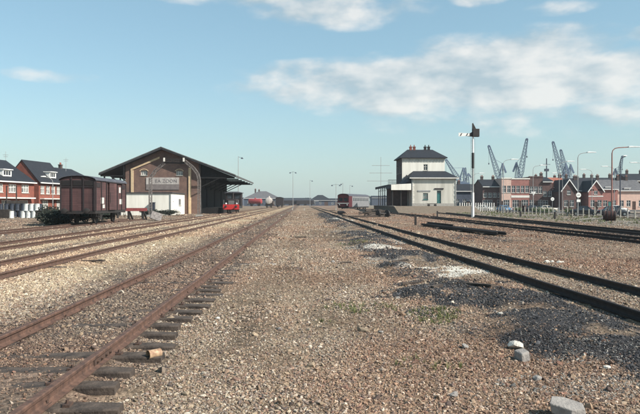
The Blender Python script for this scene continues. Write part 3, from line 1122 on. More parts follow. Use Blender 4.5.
def chimney(parent, x, y, z0, z1, w=0.6, material='brown_black', pots=2, potmat='red_tile'):
    mb = MB()
    mb.box(x - w / 2, x + w / 2, y - .25, y + .25, z0, z1 - .18)
    mb.box(x - w / 2 - .06, x + w / 2 + .06, y - .31, y + .31, z1 - .18, z1)
    o = mb.build('chimney', material, parent)
    for k in range(pots):
        p = MB()
        px = x + (k - (pots - 1) / 2) * 0.32
        p.cyl((px, y, z1), (px, y, z1 + .4), .12, .09, 8)
        p.build('chimney_pot', potmat, o, smooth=True)
    return o


def hip_roof(W, D, eave, ridge, ov=0.4, inset=None, y_ridge=True, hipL=True, hipR=True):
    """W along x centred, D along +y; ridge along x"""
    mb = MB()
    x0, x1, y0, y1 = -W / 2 - ov, W / 2 + ov, -ov, D + ov
    k = inset if inset is not None else D / 2
    rl = x0 + (k if hipL else 0)
    rr = x1 - (k if hipR else 0)
    ym = D / 2
    t = 0.16
    b = [(x0, y0, eave - t), (x1, y0, eave - t), (x1, y1, eave - t), (x0, y1, eave - t)]
    e = [(x0, y0, eave), (x1, y0, eave), (x1, y1, eave), (x0, y1, eave)]
    r = [(rl, ym, ridge), (rr, ym, ridge)]
    mb.v += b + e + r
    mb.f += [(0, 3, 2, 1), (0, 1, 5, 4), (1, 2, 6, 5), (2, 3, 7, 6), (3, 0, 4, 7), (4, 5, 9, 8), (6, 7, 8, 9), (5, 6, 9), (7, 4, 8)]
    return mb


def gable_roof_y(W, D, eave, ridge, ov=0.3, t=0.16):
    """ridge along y"""
    mb = MB()
    s = (ridge - eave) / (W / 2)
    for sg in (-1, 1):
        xo = sg * (W / 2 + ov)
        zo = eave - s * ov
        pts = [(0, -ov, ridge), (xo, -ov, zo), (xo, -ov, zo + t), (0, -ov, ridge + t)]
        mb.prism(pts, (0, D + 2 * ov, 0))
    return mb


def gable_roof_x(W, D, eave, ridge, ov=0.25, t=0.16):
    """ridge along x, open at the gable ends so the wall shows"""
    mb = MB()
    s = (ridge - eave) / (D / 2)
    for y_e, dz in ((-.35, -1), (D + .35, 1)):
        zo = eave - s * .35
        mb.prism([(-W / 2 - ov, D / 2, ridge), (-W / 2 - ov, y_e, zo), (-W / 2 - ov, y_e, zo + t), (-W / 2 - ov, D / 2, ridge + t)], (W + 2 * ov, 0, 0))
    return mb


def dormer(parent, x, y, z, w=1.6, h=1.1, d=1.8, roofmat='slate'):
    mb = MB()
    P = facade(mb, (x - w / 2, y, z), (1, 0, 0), w, h, [(0.15, w - .15, .12, h - .12)], 0.1)
    mb.poly([(x + w / 2, y, z), (x + w / 2, y + d, z + h), (x + w / 2, y, z + h)])
    mb.poly([(x - w / 2, y, z), (x - w / 2, y, z + h), (x - w / 2, y + d, z + h)])
    o = mb.build('dormer', 'white_paint', parent, fix=False)
    MB().box(x - w / 2 - .15, x + w / 2 + .15, y - .2, y + d, z + h + .002, z + h + .12).build('dormer_roof', 'white_paint', o)
    window(o, P, .15, w - .15, .12, h - .12, cols=3, rows=1, sill=False, fw=.06, depth=.1)
    return o


def house(label, loc, rz, W, D, eave, ridge, kind='hip', wall='red_house', roof='slate', wins=(), doors=(), chims=(), dorms=(), group=None, cat='house',
          name='house', glass='glass_dark', band=None, hipL=True, hipR=True, verge=None, frame='white_paint', inset=None, gutter=True, kw_ov=.12):
    """front wall on local y=0 facing -y; wins: (x centre, z bottom, width, height, cols)"""
    t = thing(name, label, cat, loc, rz, group)
    holes = [(x - w / 2 + W / 2, x + w / 2 + W / 2, z, z + h) for x, z, w, h, *_ in wins]
    dh = [(x - w / 2 + W / 2, x + w / 2 + W / 2, 0.02, h) for x, w, h, *_ in doors]
    mb = MB()
    top = None
    if kind == 'gable_y':
        top = [(0, eave), (W, eave), (W / 2, ridge)]
    P = facade(mb, (-W / 2, 0, 0), (1, 0, 0), W, eave, holes + dh, top=top)
    facade(mb, (W / 2, 0, 0), (0, 1, 0), D, eave, top=[(0, eave), (D, eave), (D / 2, ridge)] if (kind in ('gable_x',) or (kind == 'hip' and not hipR)) else None)
    facade(mb, (W / 2, D, 0), (-1, 0, 0), W, eave, top=top)
    facade(mb, (-W / 2, D, 0), (0, -1, 0), D, eave, top=[(0, eave), (D, eave), (D / 2, ridge)] if (kind in ('gable_x',) or (kind == 'hip' and not hipL)) else None)
    if kind == 'flat':
        mb.poly([(-W / 2, 0, eave - .3), (W / 2, 0, eave - .3), (W / 2, D, eave - .3), (-W / 2, D, eave - .3)])
    mb.build('wall', wall, t, fix=False)
    rf = None
    if kind == 'hip':
        rf = hip_roof(W, D, eave + .14, ridge, .35, inset, True, hipL, hipR).build('roof', roof, t)
    elif kind == 'gable_x':
        rf = gable_roof_x(W, D, eave, ridge + .02, kw_ov).build('roof', roof, t)
    elif kind == 'gable_y':
        rf = gable_roof_y(W, D, eave, ridge + .02).build('roof', roof, t)
    elif kind == 'flat':
        rf = MB().box(-W / 2 - .12, W / 2 + .12, -.12, .35, eave - .16, eave + .14).build('cornice', verge or 'cream_stucco', t)
    if verge and kind == 'gable_y':
        s = (ridge - eave) / (W / 2)
        for sg in (-1, 1):
            b = MB()
            pts = [(0, -.36, ridge - .16), (sg * (W / 2 + .3), -.36, eave - s * .3 - .16), (sg * (W / 2 + .3), -.36, eave - s * .3 + .2), (0, -.36, ridge + .2)]
            b.prism(pts, (0, .055, 0))
            b.build('bargeboard', verge, t)
    if gutter and kind in ('hip', 'gable_x'):
        MB().box(-W / 2 - (.4 if kind == 'hip' else .1), W / 2 + (.4 if kind == 'hip' else .1), -.50, -.352, eave - (.04 if kind == 'hip' else .30), eave + (.13 if kind == 'hip' else -.12)).build('gutter', 'white_paint', t)
    for i, (x, z, w, h, *r) in enumerate(wins):
        window(t, P, x - w / 2 + W / 2, x + w / 2 + W / 2, z, z + h, frame, r[1] if len(r) > 1 else glass, r[0] if r else 2, 2)
    for x, w, h, *r in doors:
        door(t, P, x - w / 2 + W / 2, x + w / 2 + W / 2, 0.02, h, r[0] if r else 'door_brown')
    for c in chims:
        chimney(rf or t, *c)
    for (x, z, *w) in dorms:
        k = (z - eave) / (ridge - eave) * D / 2 + .1
        dormer(rf, x, max(k - .45, 0.02), z, *(w or ()))
    if band:
        MB().box(-W / 2 - .02, W / 2 + .02, -.05, -.002, band[0], band[1]).build('stone_band', 'off_white', t)
    return t


# ------------------------------------------------------------------ goods shed
SY0, SY1 = 105.3, 141.0
RX, RZ_ = -23.4, 11.15
shed = thing('goods_shed', 'large brown brick goods shed with wide dark overhanging gable roof', 'goods shed', (RX, SY0, 0))
fx0, fx1 = -6.2, 6.3
sl_l, sl_r = 0.425, 0.375
top_l, top_r = RZ_ - .35 + fx0 * sl_l, RZ_ - .35 - fx1 * sl_r
mb = MB()
Wf = fx1 - fx0
hol = [(2.55, 3.65, 6.5, 7.3), (8.45, 9.55, 6.5, 7.3)]
Hf = min(top_l, top_r) - .2
P = facade(mb, (fx0, 0, 0), (1, 0, 0), Wf, Hf, hol, 0.25, top=[(0, Hf), (Wf, Hf), (Wf, top_r), (-fx0, RZ_ - .35), (0, top_l)])
sw = MB()
facade(sw, (fx1, 0.0, 0), (0, 1, 0), SY1 - SY0, top_r, [(4, 7.5, 1.1, 4.4), (14, 17.5, 1.1, 4.4), (24, 27.5, 1.1, 4.4)], 0.25)
sw.build('side_wall', 'shade_black_boards', shed, fix=False, label='board wall under the canopy, its shade put into the colour')
gi_ = MB()
gi_.prism([(fx1 + .02, .3, RZ_ - .36 - 12.2 * sl_r), (12.1, .3, RZ_ - .36 - 12.2 * sl_r), (fx1 + .02, .3, RZ_ - .36 - (fx1 + .02) * sl_r)], (0, .08, 0))
gi_.build('canopy_infill', 'shade_black_boards', shed)  # triangle added to make the canopy end dark, shade in its colour
facade(mb, (fx1, SY1 - SY0, 0), (-1, 0, 0), Wf, Hf)
facade(mb, (fx0, SY1 - SY0, 0), (0, -1, 0), SY1 - SY0, top_l)
mb.build('wall', 'shed_brick', shed, fix=False)
for a in (4, 14, 24):
    MB().box(fx1 - .24, fx1 - .14, a, a + 3.5, 1.1, 4.4).build('sliding_door', 'shade_black_boards', shed)
for a, b, c, d in hol:
    w = window(shed, P, a, b, c, d, 'off_white', 'glass_curtain', 3, 2, True, .07, depth=.25)
    ar = MB()
    nseg = 8
    for k in range(nseg):                                   # brick relieving arch over each window
        t0, t1 = PI * (0.12 + 0.76 * k / nseg), PI * (0.12 + 0.76 * (k + 1) / nseg)
        cx, cz = (a + b) / 2, d - .30
        q = [P(cx + .70 * math.cos(t0), cz + .50 * math.sin(t0), -.003), P(cx + .82 * math.cos(t0), cz + .62 * math.sin(t0), -.003),
             P(cx + .82 * math.cos(t1), cz + .62 * math.sin(t1), -.003), P(cx + .70 * math.cos(t1), cz + .50 * math.sin(t1), -.003)]
        ar.prism(q, (0, -.05, 0))
    ar.build('arch', 'shed_cream', w)
for x in (-5.05, 4.55):
    MB().box(x - .21, x + .21, -.16, -.003, 0, RZ_ - .75 - abs(x) * (sl_l if x < 0 else sl_r) - .9).build('pilaster', 'shed_cream', shed)
for xa, xb, s in ((-5.3, -0.5, sl_l), (0.5, 4.8, sl_r)):
    b = MB()
    za, zb = RZ_ - 1.62 - abs(xa) * s, RZ_ - 1.62 - abs(xb) * s
    b.prism([(xa, -.003, za), (xb, -.003, zb), (xb, -.003, zb + .32), (xa, -.003, za + .32)], (0, -.15, 0))
    b.build('raking_band', 'shed_cream' if xa < 0 else 'shed_brick', shed)
bd = MB().box(-2.75, 2.75, -.10, -.003, 5.0, 6.15).build('sign_board', 'sign_white', shed, label='faded white painted sign with dark lettering')
MB().box(-2.75, 2.75, -.085, -.003, 4.1, 4.99).build('sign_panel', 'sign_grey', shed)
cu = bpy.data.curves.new('lettering', 'FONT')
cu.body = 'H. EA ZOON'
cu.size = 0.78
cu.extrude = 0.01
cu.align_x = 'CENTER'
cu.space_character = 1.06
tmp = bpy.data.objects.new('lettering_source', cu)
COL.objects.link(tmp)
bpy.context.view_layer.update()
lm = bpy.data.meshes.new_from_object(tmp.evaluated_get(bpy.context.evaluated_depsgraph_get()))
bpy.data.objects.remove(tmp)
lm.materials.clear()
lm.materials.append(M['sign_ink'])
lo = bpy.data.objects.new('lettering', lm)
COL.objects.link(lo)
lo.parent = bd
lo.location = (0.1, -.115, 5.3)
lo.rotation_euler = (R(90), 0, 0)
# roof slabs, front 1.3 m proud of the wall
for nm, xe, s in (('left', -10.2, sl_l), ('right', 12.35, sl_r)):
    b = MB()
    ze = RZ_ - abs(xe) * s
    b.prism([(0, -1.3, RZ_ - .32), (xe, -1.3, ze - .32), (xe, -1.3, ze), (0, -1.3, RZ_)], (0, SY1 - SY0 + 2.0, 0))
    rf = b.build('roof', 'tar_roof', shed)
    fa = MB()
    fa.prism([(0, -1.36, RZ_ - .10), (xe, -1.36, ze - .10), (xe, -1.36, ze + .07), (0, -1.36, RZ_ + .07)], (0, .055, 0))
    fa.build('verge_board', 'roof_edge', rf)
    e = MB()
    e.bar((xe, -1.3, ze - .2), (xe, SY1 - SY0 + .7, ze - .2), .12, .24)
    e.build('gutter', 'roof_edge', rf)
    for k in range(7):
        y = -0.9 + k * (SY1 - SY0 + 1.4) / 6.0
        b2 = MB()
        xw = fx0 if xe < 0 else fx1
        zw = RZ_ - .4 - abs(xw) * s
        b2.bar((xw, y, ze - .45), (xe * .985, y, ze - .45), .16, .2)
        b2.bar((xw, y, ze - 2.1), (xw + (xe - xw) * .55, y, ze - .5), .14, .16)
        b2.bar((xw, y, ze - 2.3), (xw, y, zw), .16, .16)
        b2.build('roof_bracket', 'shade_black_boards', shed)
pf = MB().box(fx1 + .02, fx1 + 2.6, 2.0, SY1 - SY0, 0, 1.05).build('loading_dock', 'shade_black_boards', shed)
for k in range(8):
    b2 = MB()
    y = 1.0 + k * 4.6
    b2.bar((fx0 - 3.8, y, 0), (fx0 - 3.8, y, RZ_ - .35 + (fx0 - 3.8) * sl_l), .22, .22)
    b2.build('post', 'old_timber', shed)

# white annex in front of the shed
AY0 = 94.5
ax0, ax1 = -27.3, -19.7
an = thing('white_annex', 'low whitewashed annex with dark flat roof before the brick shed', 'annex', ((ax0 + ax1) / 2, AY0, 0))
aw = (ax1 - ax0)
mb = MB()
P = facade(mb, (-aw / 2, 0, 0), (1, 0, 0), aw, 3.3)
dP = AY0 + 10.6
PS = facade(mb, (aw / 2, 0, 0), (0, 1, 0), 10.6, 3.3, [(5.6, 7.6, 1.5, 2.5), (1.0, 2.0, .02, 2.1)], .14)
facade(mb, (aw / 2, 10.6, 0), (-1, 0, 0), aw, 3.3)
facade(mb, (-aw / 2, 10.6, 0), (0, -1, 0), 10.6, 3.3)
mb.build('wall', 'whitewash', an, fix=False)
MB().box(-aw / 2 - .15, aw / 2 + .15, -.15, 10.6, 3.3, 3.48).build('roof', 'tar_roof', an)
window(an, PS, 5.6, 7.6, 1.5, 2.5, 'lamp_grey', 'glass_dark', 2, 1)
door(an, PS, 1.0, 2.0, .02, 2.1, 'whitewash')
for x in (-aw / 2 + .1, aw / 2 - .1):
    b = MB()
    b.cyl((x, -.08, 0), (x, -.08, 3.3), .05, n=8)
    b.build('downpipe', 'lamp_grey', an, smooth=True)
tag(MB().box(-.35, .35, -.25, .25, 0, 1.9).box(-.4, .4, -.3, .3, 1.9, 1.98).build('trackside_cabinet', 'drum_dark'), 'narrow dark cabinet against the whitewashed annex front', 'cabinet').location = (-22.4, 94.0, 0)

# lattice gantry over the siding
gt = thing('lattice_gantry', 'pale rusty lattice loading gantry arching in front of the brick shed', 'gantry', (-20.3, 84.0, 0))
W_ = 6.5


def lattice(mb, pts, w=.42, r=.035, n=None):
    """four chord lattice along a polyline in local xz"""
    segs = []
    for (a, b) in zip(pts[:-1], pts[1:]):
        a, b = Vector(a), Vector(b)
        k = max(1, round((b - a).length / (w * 1.35)))
        for i in range(k):
            segs.append((a.lerp(b, i / k), a.lerp(b, (i + 1) / k)))
    prev = None
    for i, (a, b) in enumerate(segs):
        d = (b - a).normalized()
        s = Vector((0, 1, 0))
        q = d.cross(s).normalized()
        c0 = [a + (q * sx + s * sy) * w / 2 for sx, sy in ((-1, -1), (1, -1), (1, 1), (-1, 1))]
        c1 = [b + (q * sx + s * sy) * w / 2 for sx, sy in ((-1, -1), (1, -1), (1, 1), (-1, 1))]
        for k in range(4):
            mb.bar(c0[k], c1[k], r * 2)
            k2 = (k + 1) % 4
            if i % 2:
                mb.bar(c0[k], c1[k2], r * 1.3)
            else:
                mb.bar(c0[k2], c1[k], r * 1.3)
            mb.bar(c1[k], c1[k2], r * 1.3)


b = MB()
lattice(b, [(0, 0, 0), (0, 0, 5.2)], .34, .032)
b.build('leg', 'lattice_grey', gt)
b = MB()
lattice(b, [(6.5, 0, 0), (6.5, 0, 5.0)], .34, .032)
b.build('leg', 'lattice_grey', gt)
b = MB()
lattice(b, [(0.0, 0, 5.2), (0.7, 0, 6.2), (1.9, 0, 7.2)], .34, .032)
b.build('knee', 'lattice_grey', gt)
b = MB()
lattice(b, [(6.5, 0, 5.0), (6.3, 0, 5.8), (5.7, 0, 6.6), (4.6, 0, 7.5)], .34, .032)
b.build('knee', 'lattice_grey', gt)
b = MB()
lattice(b, [(1.9, 0, 7.55), (4.6, 0, 7.55)], .4, .04)
b.bar((1.7, 0, 7.3), (4.8, 0, 7.2), .18, .22)
b.build('cross_beam', 'black_iron', gt)
for x in (1.9, 4.5):
    MB().box(x - .10, x + .10, -.42, -.26, 7.4, 7.9).build('pulley_bracket', 'off_white', gt)
for x in (0, 6.5):
    MB().box(x - .4, x + .4, -.4, .4, -.1, .3).build('footing', 'concrete', gt)

# ------------------------------------------------------------------ rolling stock
def wheel_set(parent, y, gauge=1.5, r=.48, mat_='black_iron'):
    ax = MB()
    ax.cyl((-gauge / 2 - .2, y, RAIL_TOP + r), (gauge / 2 + .2, y, RAIL_TOP + r), .08, n=8)
    a = ax.build('axle', mat_, parent, smooth=True)
    for s in (-1, 1):
        w = MB()
        w.lathe([(.08, -.09), (r - .09, -.05), (r - .06, -.07), (r, -.07), (r, .05), (r + .03, .06), (r + .03, .08), (r - .1, .08), (.08, .1)], 20, 'x', (0, 0, 0))
        for i, v in enumerate(w.v):
            w.v[i] = (s * (-v[0]) + s * gauge / 2, v[1] + y, v[2] + RAIL_TOP + r)
        w.build('wheel', mat_, a, smooth=True)


def buffers(parent, y, sgn, z=1.05, mat_='black_iron', half=.87):
    for s in (-1, 1):
        b = MB()
        b.lathe([(.13, 0), (.13, .3), (.07, .31), (.07, .52), (.22, .53), (.22, .57), (.12, .6)], 14, 'y')
        b.v = [(v[0] + s * half, y + sgn * v[1], v[2] + RAIL_TOP + z) for v in b.v]
        b.build('buffer', mat_, parent, smooth=True)


def underframe(t, L_, W_=2.6):
    b = MB()
    for s in (-1, 1):
        b.box(s * W_ / 2 - .06, s * W_ / 2 + .06, .02, L_ - .02, RAIL_TOP + .82, RAIL_TOP + 1.06)
    b.box(-W_ / 2, W_ / 2, -.02, .12, RAIL_TOP + .80, RAIL_TOP + 1.06)
    b.box(-W_ / 2, W_ / 2, L_ - .12, L_ + .02, RAIL_TOP + .80, RAIL_TOP + 1.06)
    b.build('underframe', 'black_iron', t)
    for y in (L_ * .22, L_ * .78):
        wheel_set(t, y)
        for s in (-1, 1):
            g = MB()
            x = s * (W_ / 2 - .1)
            for k in range(4):                              # leaf spring and axle guard
                g.box(x - .05, x + .05, y - .55 + k * .12, y + .55 - k * .12, RAIL_TOP + .70 - k * .035, RAIL_TOP + .73 - k * .035)
            g.box(x - .03, x + .03, y - .22, y + .22, RAIL_TOP + .3, RAIL_TOP + .6)
            g.bar((x, y - .2, RAIL_TOP + .45), (x, y - .55, RAIL_TOP + .84), .04)
            g.bar((x, y + .2, RAIL_TOP + .45), (x, y + .55, RAIL_TOP + .84), .04)
            g.build('axle_guard', 'black_iron', t)
    buffers(t, 0, -1)
    buffers(t, L_, 1)


def boxcar(name, label, loc, rz=0, L_=8.5, body='wagon_brown', group=None, detail=True):
    t = thing(name, label, 'boxcar', loc, rz, group)
    z0, z1, zr, hw = RAIL_TOP + 1.06, RAIL_TOP + 3.42, RAIL_TOP + 3.76, 1.38
    n = 10
    arc = [(hw * math.cos(PI * k / n), z1 + (zr - z1) * math.sin(PI * k / n)) for k in range(n + 1)]
    mb = MB()
    prof = [(hw, 0, z0)] + [(x, 0, z) for x, z in arc] + [(-hw, 0, z0)]
    mb.prism(prof, (0, L_, 0))
    mb.build('body', body, t)
    rf = MB()
    o1 = [((hw + .09) * math.cos(PI * k / n), z1 + .03 + (zr - z1 + .03) * math.sin(PI * k / n)) for k in range(n + 1)]
    for k in range(n):
        (xa, za), (xb, zb) = o1[k], o1[k + 1]
        rf.prism([(xa, -.14, za), (xb, -.14, zb), (xb, -.14, zb + .05), (xa, -.14, za + .05)], (0, L_ + .28, 0))
    rf.build('roof', 'wagon_roof', t, smooth=False)
    underframe(t, L_)
    if detail:
        for x in (-.46, .46, -hw + .06, hw - .06):
            MB().box(x - .05, x + .05, -.075, -.004, z0, z1 + (.35 if abs(x) < 1 else 0)).build('end_post', 'wagon_dark', t)
        MB().box(-hw, hw, -.055, -.004, z1 - .52, z1 - .44).build('end_rail', 'wagon_dark', t)
        for x in (-.90, 0, .90):
            v = MB()
            v.box(x - .36, x + .36, -.03, -.003, z1 - .40, z1 + .06)
            v = v.build('vent_hatch', 'wagon_dark', t)
            for k in range(4):
                MB().box(x - .34, x + .34, -.05, -.031, z1 - .36 + k * .1, z1 - .31 + k * .1).build('louvre', 'black_iron', v)
        for y in (.06, 1.4, 2.75, L_ - 2.75, L_ - 1.4, L_ - .06):
            MB().box(hw + .004, hw + .07, y - .045, y + .045, z0, z1).build('side_post', 'wagon_dark', t)
        d = MB().box(hw + .075, hw + .14, L_ / 2 - 1.0, L_ / 2 + 1.0, z0 + .02, z1 - .08).build('sliding_door', body, t)
        MB().box(hw + .15, hw + .17, L_ / 2 - .9, L_ / 2 - .8, z0 + .6, z0 + 1.5).build('latch', 'black_iron', d)
        MB().box(hw + .02, hw + .16, L_ / 2 - 1.2, L_ / 2 + 3.0, z1 - .05, z1 + .01).build('door_track', 'wagon_dark', t)
        for y in (.75, L_ - .75):
            v = MB().box(hw + .004, hw + .03, y - .42, y + .42, z1 - .5, z1 - .12).build('vent_hatch', 'wagon_dark', t)
        for (y, z, w, h) in ((1.75, z0 + .55, .8, .5), (2.05, z0 + .18, .5, .3), (6.9, z0 + .5, .9, .45), (6.6, z0 + 1.5, .5, .5)):
            MB().box(hw + .004, hw + .02, y - w / 2, y + w / 2, z, z + h).build('chalk_panel', 'chalk', t)
        for y in (.5, L_ - .5):
            b = MB()
            b.bar((hw + .02, y - .25, z0 - .5), (hw + .02, y + .25, z0 - .5), .2, .04)
            b.bar((hw + .02, y - .25, z0 - .5), (hw - .05, y - .25, z0), .03)
            b.bar((hw + .02, y + .25, z0 - .5), (hw - .05, y + .25, z0), .03)
            b.build('step', 'black_iron', t)
    return t


boxcar('boxcar', 'purple brown wooden boxcar with dark end hatches near the brick houses', (TR['wagon'], 49.8, 0))
# buffer stop behind it
bsn = thing('buffer_stop', 'red beam buffer stop at the end of the siding', 'buffer stop', (TR['wagon'], 67.0, 0))
for s in (-1, 1):
    b = MB()
    b.bar((s * .75, 0, 0), (s * .75, 0, 1.3), .2, .25)
    b.bar((s * .75, 1.6, .1), (s * .75, .1, 1.1), .14, .16)
    b.build('post', 'black_iron', bsn)
MB().box(-1.25, 1.25, -.2, -.126, 1.0, 1.34).build('beam', 'faded_red', bsn)
b = MB()
b.prism([(-.6, 0, 0), (.6, 0, 0), (.55, 0, .09), (-.55, 0, .09)], (0, 1.3, 0))
o = b.build('concrete_slab', 'lattice_grey')
tag(o, 'grey concrete slab tilted on the ground by the red buffer stop', 'slab')
o.location = (-15.6, 66.5, .05)
o.rotation_euler = (R(38), R(20), R(15))

# small shunting locomotive under the canopy
LY = 107.0
lo = thing('shunting_locomotive', 'small black shunting locomotive with red buffer beam under shed canopy', 'locomotive', (TR['third'], LY, 0))
z = RAIL_TOP
MB().box(-1.38, 1.38, .0, .16, z + .55, z + 1.42).build('buffer_beam', 'red_paint', lo)
MB().box(-1.3, 1.3, .16, 6.8, z + .75, z + 1.2).build('frame', 'black_iron', lo)
h = MB().box(-.85, .85, .5, 4.0, z + 1.2, z + 2.35).build('hood', 'wagon_dark', lo, bevel=.12)
g = MB().box(-.55, .55, .44, .498, z + 1.4, z + 2.15).build('radiator_grille', 'black_iron', lo)
for k in range(6):
    MB().box(-.5, .5, .41, .438, z + 1.45 + k * .11, z + 1.5 + k * .11).build('louvre', 'lamp_grey', g)
mb = MB()
P = facade(mb, (-1.35, 4.0, z + 1.2), (1, 0, 0), 2.7, 2.3, [(.2, 1.1, 1.2, 2.0), (1.6, 2.5, 1.2, 2.0)], .06)
facade(mb, (1.35, 4.0, z + 1.2), (0, 1, 0), 2.4, 2.3)
facade(mb, (1.35, 6.4, z + 1.2), (-1, 0, 0), 2.7, 2.3)
facade(mb, (-1.35, 6.4, z + 1.2), (0, -1, 0), 2.4, 2.3)
cb_ = mb.build('cab', 'wagon_dark', lo, fix=False)
window(cb_, P, .2, 1.1, 1.2, 2.0, 'black_iron', 'glass_dark', 1, 1, False, .05, depth=.06)
window(cb_, P, 1.6, 2.5, 1.2, 2.0, 'black_iron', 'glass_dark', 1, 1, False, .05, depth=.06)
b = MB()
b.prism([(1.55, 3.7, z + 3.5), (0.8, 3.7, z + 3.68), (-0.8, 3.7, z + 3.68), (-1.55, 3.7, z + 3.5), (-1.55, 3.7, z + 3.42), (1.55, 3.7, z + 3.42)], (0, 3.0, 0))
b.build('cab_roof', 'wagon_roof', lo)
b = MB()
b.lathe([(.14, 0), (.14, .9), (.2, .95), (.2, 1.1)], 12)
b.v = [(v[0] + .2, v[1] + 1.2, v[2] + z + 2.35) for v in b.v]
b.build('chimney', 'black_iron', lo, smooth=True)
for s in (-1, 1):
    b = MB()
    b.lathe([(.05, 0), (.16, .02), (.16, .16), (.1, .2)], 12, 'y')
    b.v = [(v[0] + s * .9, .5 - v[1], v[2] + z + 1.55) for v in b.v]
    b.build('headlamp', 'lamp_white', lo, smooth=True)
    b = MB()
    b.bar((s * 1.25, .1, z + 1.35), (s * 1.25, .1, z + 2.2), .04)
    b.build('handrail', 'lamp_grey', lo)
for y in (1.6, 5.0):
    wheel_set(lo, y, r=.5)
buffers(lo, 0, -1)


def tank_wagon(label, loc, rz, material, L_=7.5, r=1.25):
    t = thing('tank_wagon', label, 'tank wagon', loc, rz, 'tank wagons down the line')
    b = MB()
    zc = RAIL_TOP + 1.2 + r
    b.lathe([(.1, 0), (r * .6, .06), (r * .9, .22), (r, .5), (r, L_ - .5), (r * .9, L_ - .22), (r * .6, L_ - .06), (.1, L_)], 24, 'y', (0, 0, zc))
    tk = b.build('tank', material, t, smooth=True)
    d = MB()
    d.lathe([(.4, 0), (.4, .45), (.3, .55)], 14, 'z', (0, L_ / 2, zc + r - .08))
    d.build('dome', material, tk, smooth=True)
    for y in (1.6, L_ / 2, L_ - 1.6):
        s = MB()
        for k in range(20):
            t0, t1 = 2 * PI * k / 20, 2 * PI * (k + 1) / 20
            s.bar(((r + .03) * math.cos(t0), y, zc + (r + .03) * math.sin(t0)), ((r + .03) * math.cos(t1), y, zc + (r + .03) * math.sin(t1)), .05)
        s.build('strap', material, tk)
    for y in (1.2, L_ - 1.2):
        MB().box(-1.1, 1.1, y - .15, y + .15, RAIL_TOP + 1.06, zc - r * .72).build('saddle', 'black_iron', t)
    underframe(t, L_)
    return t


w1 = tank_wagon('white tank wagon seen end on beyond the shed', (TR['third'], 226, 0), 0, 'sign_white')
w2 = tank_wagon('red tank wagon standing side on before the far dark shed', (PX(262, 330), 330, 0), R(72), 'tank_red', 7.5, 1.4)
MB().box(1.41, 1.43, 2.0, 5.5, RAIL_TOP + 2.7, RAIL_TOP + 3.0).build('lettering_strip', 'off_white', w2)
del w1
boxcar('boxcar', 'dark far boxcar on the track next to white tank wagon', (TR['second'] - .3, 228, 0), 0, 8.0, 'wagon_dark', 'dark wagons far down the line', False)
for i, px in enumerate((286, 294, 301, 308)):
    boxcar('boxcar', 'dark boxcar in the row standing side on far down the line', (PX(px, 420) + 4, 420 + i % 2, 0), R(88), 7.0, 'wagon_dark', 'dark wagons standing side on far down the line', False)

# passenger train
tr = thing('passenger_train', 'red nosed passenger train with silver grey side beside the canopy', 'train', (t8(147.0), 147.0, 0), -R(20))
hw, z0, z1, zr, TL, NOSE = 1.38, RAIL_TOP + .75, RAIL_TOP + 3.3, RAIL_TOP + 3.85, 20.0, 3.0
wins = [(.8 + k * 1.55, 1.95 + k * 1.55, 1.35, 2.2) for k in range(10)]
mb = MB()
PR = facade(mb, (hw, NOSE, z0), (0, 1, 0), TL - NOSE, z1 - z0, wins, .08)
PL = facade(mb, (-hw, TL, z0), (0, -1, 0), TL - NOSE, z1 - z0, wins, .08)
facade(mb, (hw, TL, z0), (-1, 0, 0), 2 * hw, z1 - z0)
bd_ = mb.build('body', 'train_silver', tr, fix=False)
for Pq in (PR, PL):
    for a, b, c, d in wins:
        window(bd_, Pq, a, b, c, d, 'lamp_grey', 'glass_dark', 1, 2, False, .05, depth=.08)
mb = MB()
fw_ = [(.25, 1.2, 1.35, 2.15), (1.56, 2.5, 1.35, 2.15)]
PF = facade(mb, (-hw, 0, z0), (1, 0, 0), 2 * hw, z1 - z0, fw_, .08)
facade(mb, (hw, 0, z0), (0, 1, 0), NOSE, z1 - z0)
facade(mb, (-hw, NOSE, z0), (0, -1, 0), NOSE, z1 - z0)
for k in range(10):
    a0, a1 = PI * k / 10, PI * (k + 1) / 10
    mb.poly([(hw * math.cos(a0), 0, z1 + (zr - z1) * math.sin(a0)), (hw * math.cos(a1), 0, z1 + (zr - z1) * math.sin(a1)), (0, 0, z1)])
nose = mb.build('driving_cab', 'train_red', tr, fix=False)
for a, b, c, d in fw_:
    window(nose, PF, a, b, c, d, 'black_iron', 'glass_dark', 1, 1, False, .05, depth=.08)
MB().box(-hw, hw, -.03, -.004, z0 + .75, z0 + .95).build('warning_stripe', 'off_white', nose)
rf = MB()
for k in range(10):
    a0, a1 = PI * k / 10, PI * (k + 1) / 10
    rf.prism([((hw + .03) * math.cos(a0), -.05, z1 + (zr - z1) * math.sin(a0)), ((hw + .03) * math.cos(a1), -.05, z1 + (zr - z1) * math.sin(a1)),
              ((hw + .03) * math.cos(a1), -.05, z1 + .05 + (zr - z1) * math.sin(a1)), ((hw + .03) * math.cos(a0), -.05, z1 + .05 + (zr - z1) * math.sin(a0))], (0, TL + .1, 0))
rf.build('roof', 'wagon_roof', tr)
MB().box(-hw + .1, hw - .1, .1, TL - .1, RAIL_TOP + .45, z0).build('underframe', 'black_iron', tr)
for y in (1.8, 3.9, TL - 3.9, TL - 1.8):
    wheel_set(tr, y, r=.46)
buffers(tr, 0, -1)
for s in (-1, 1):
    b = MB()
    b.lathe([(.05, 0), (.15, .01), (.15, .06), (.1, .09)], 12, 'y')
    b.v = [(v[0] + s * .95, -.004 - v[1], v[2] + z0 + .45) for v in b.v]
    b.build('headlamp', 'lamp_white', nose, smooth=True)

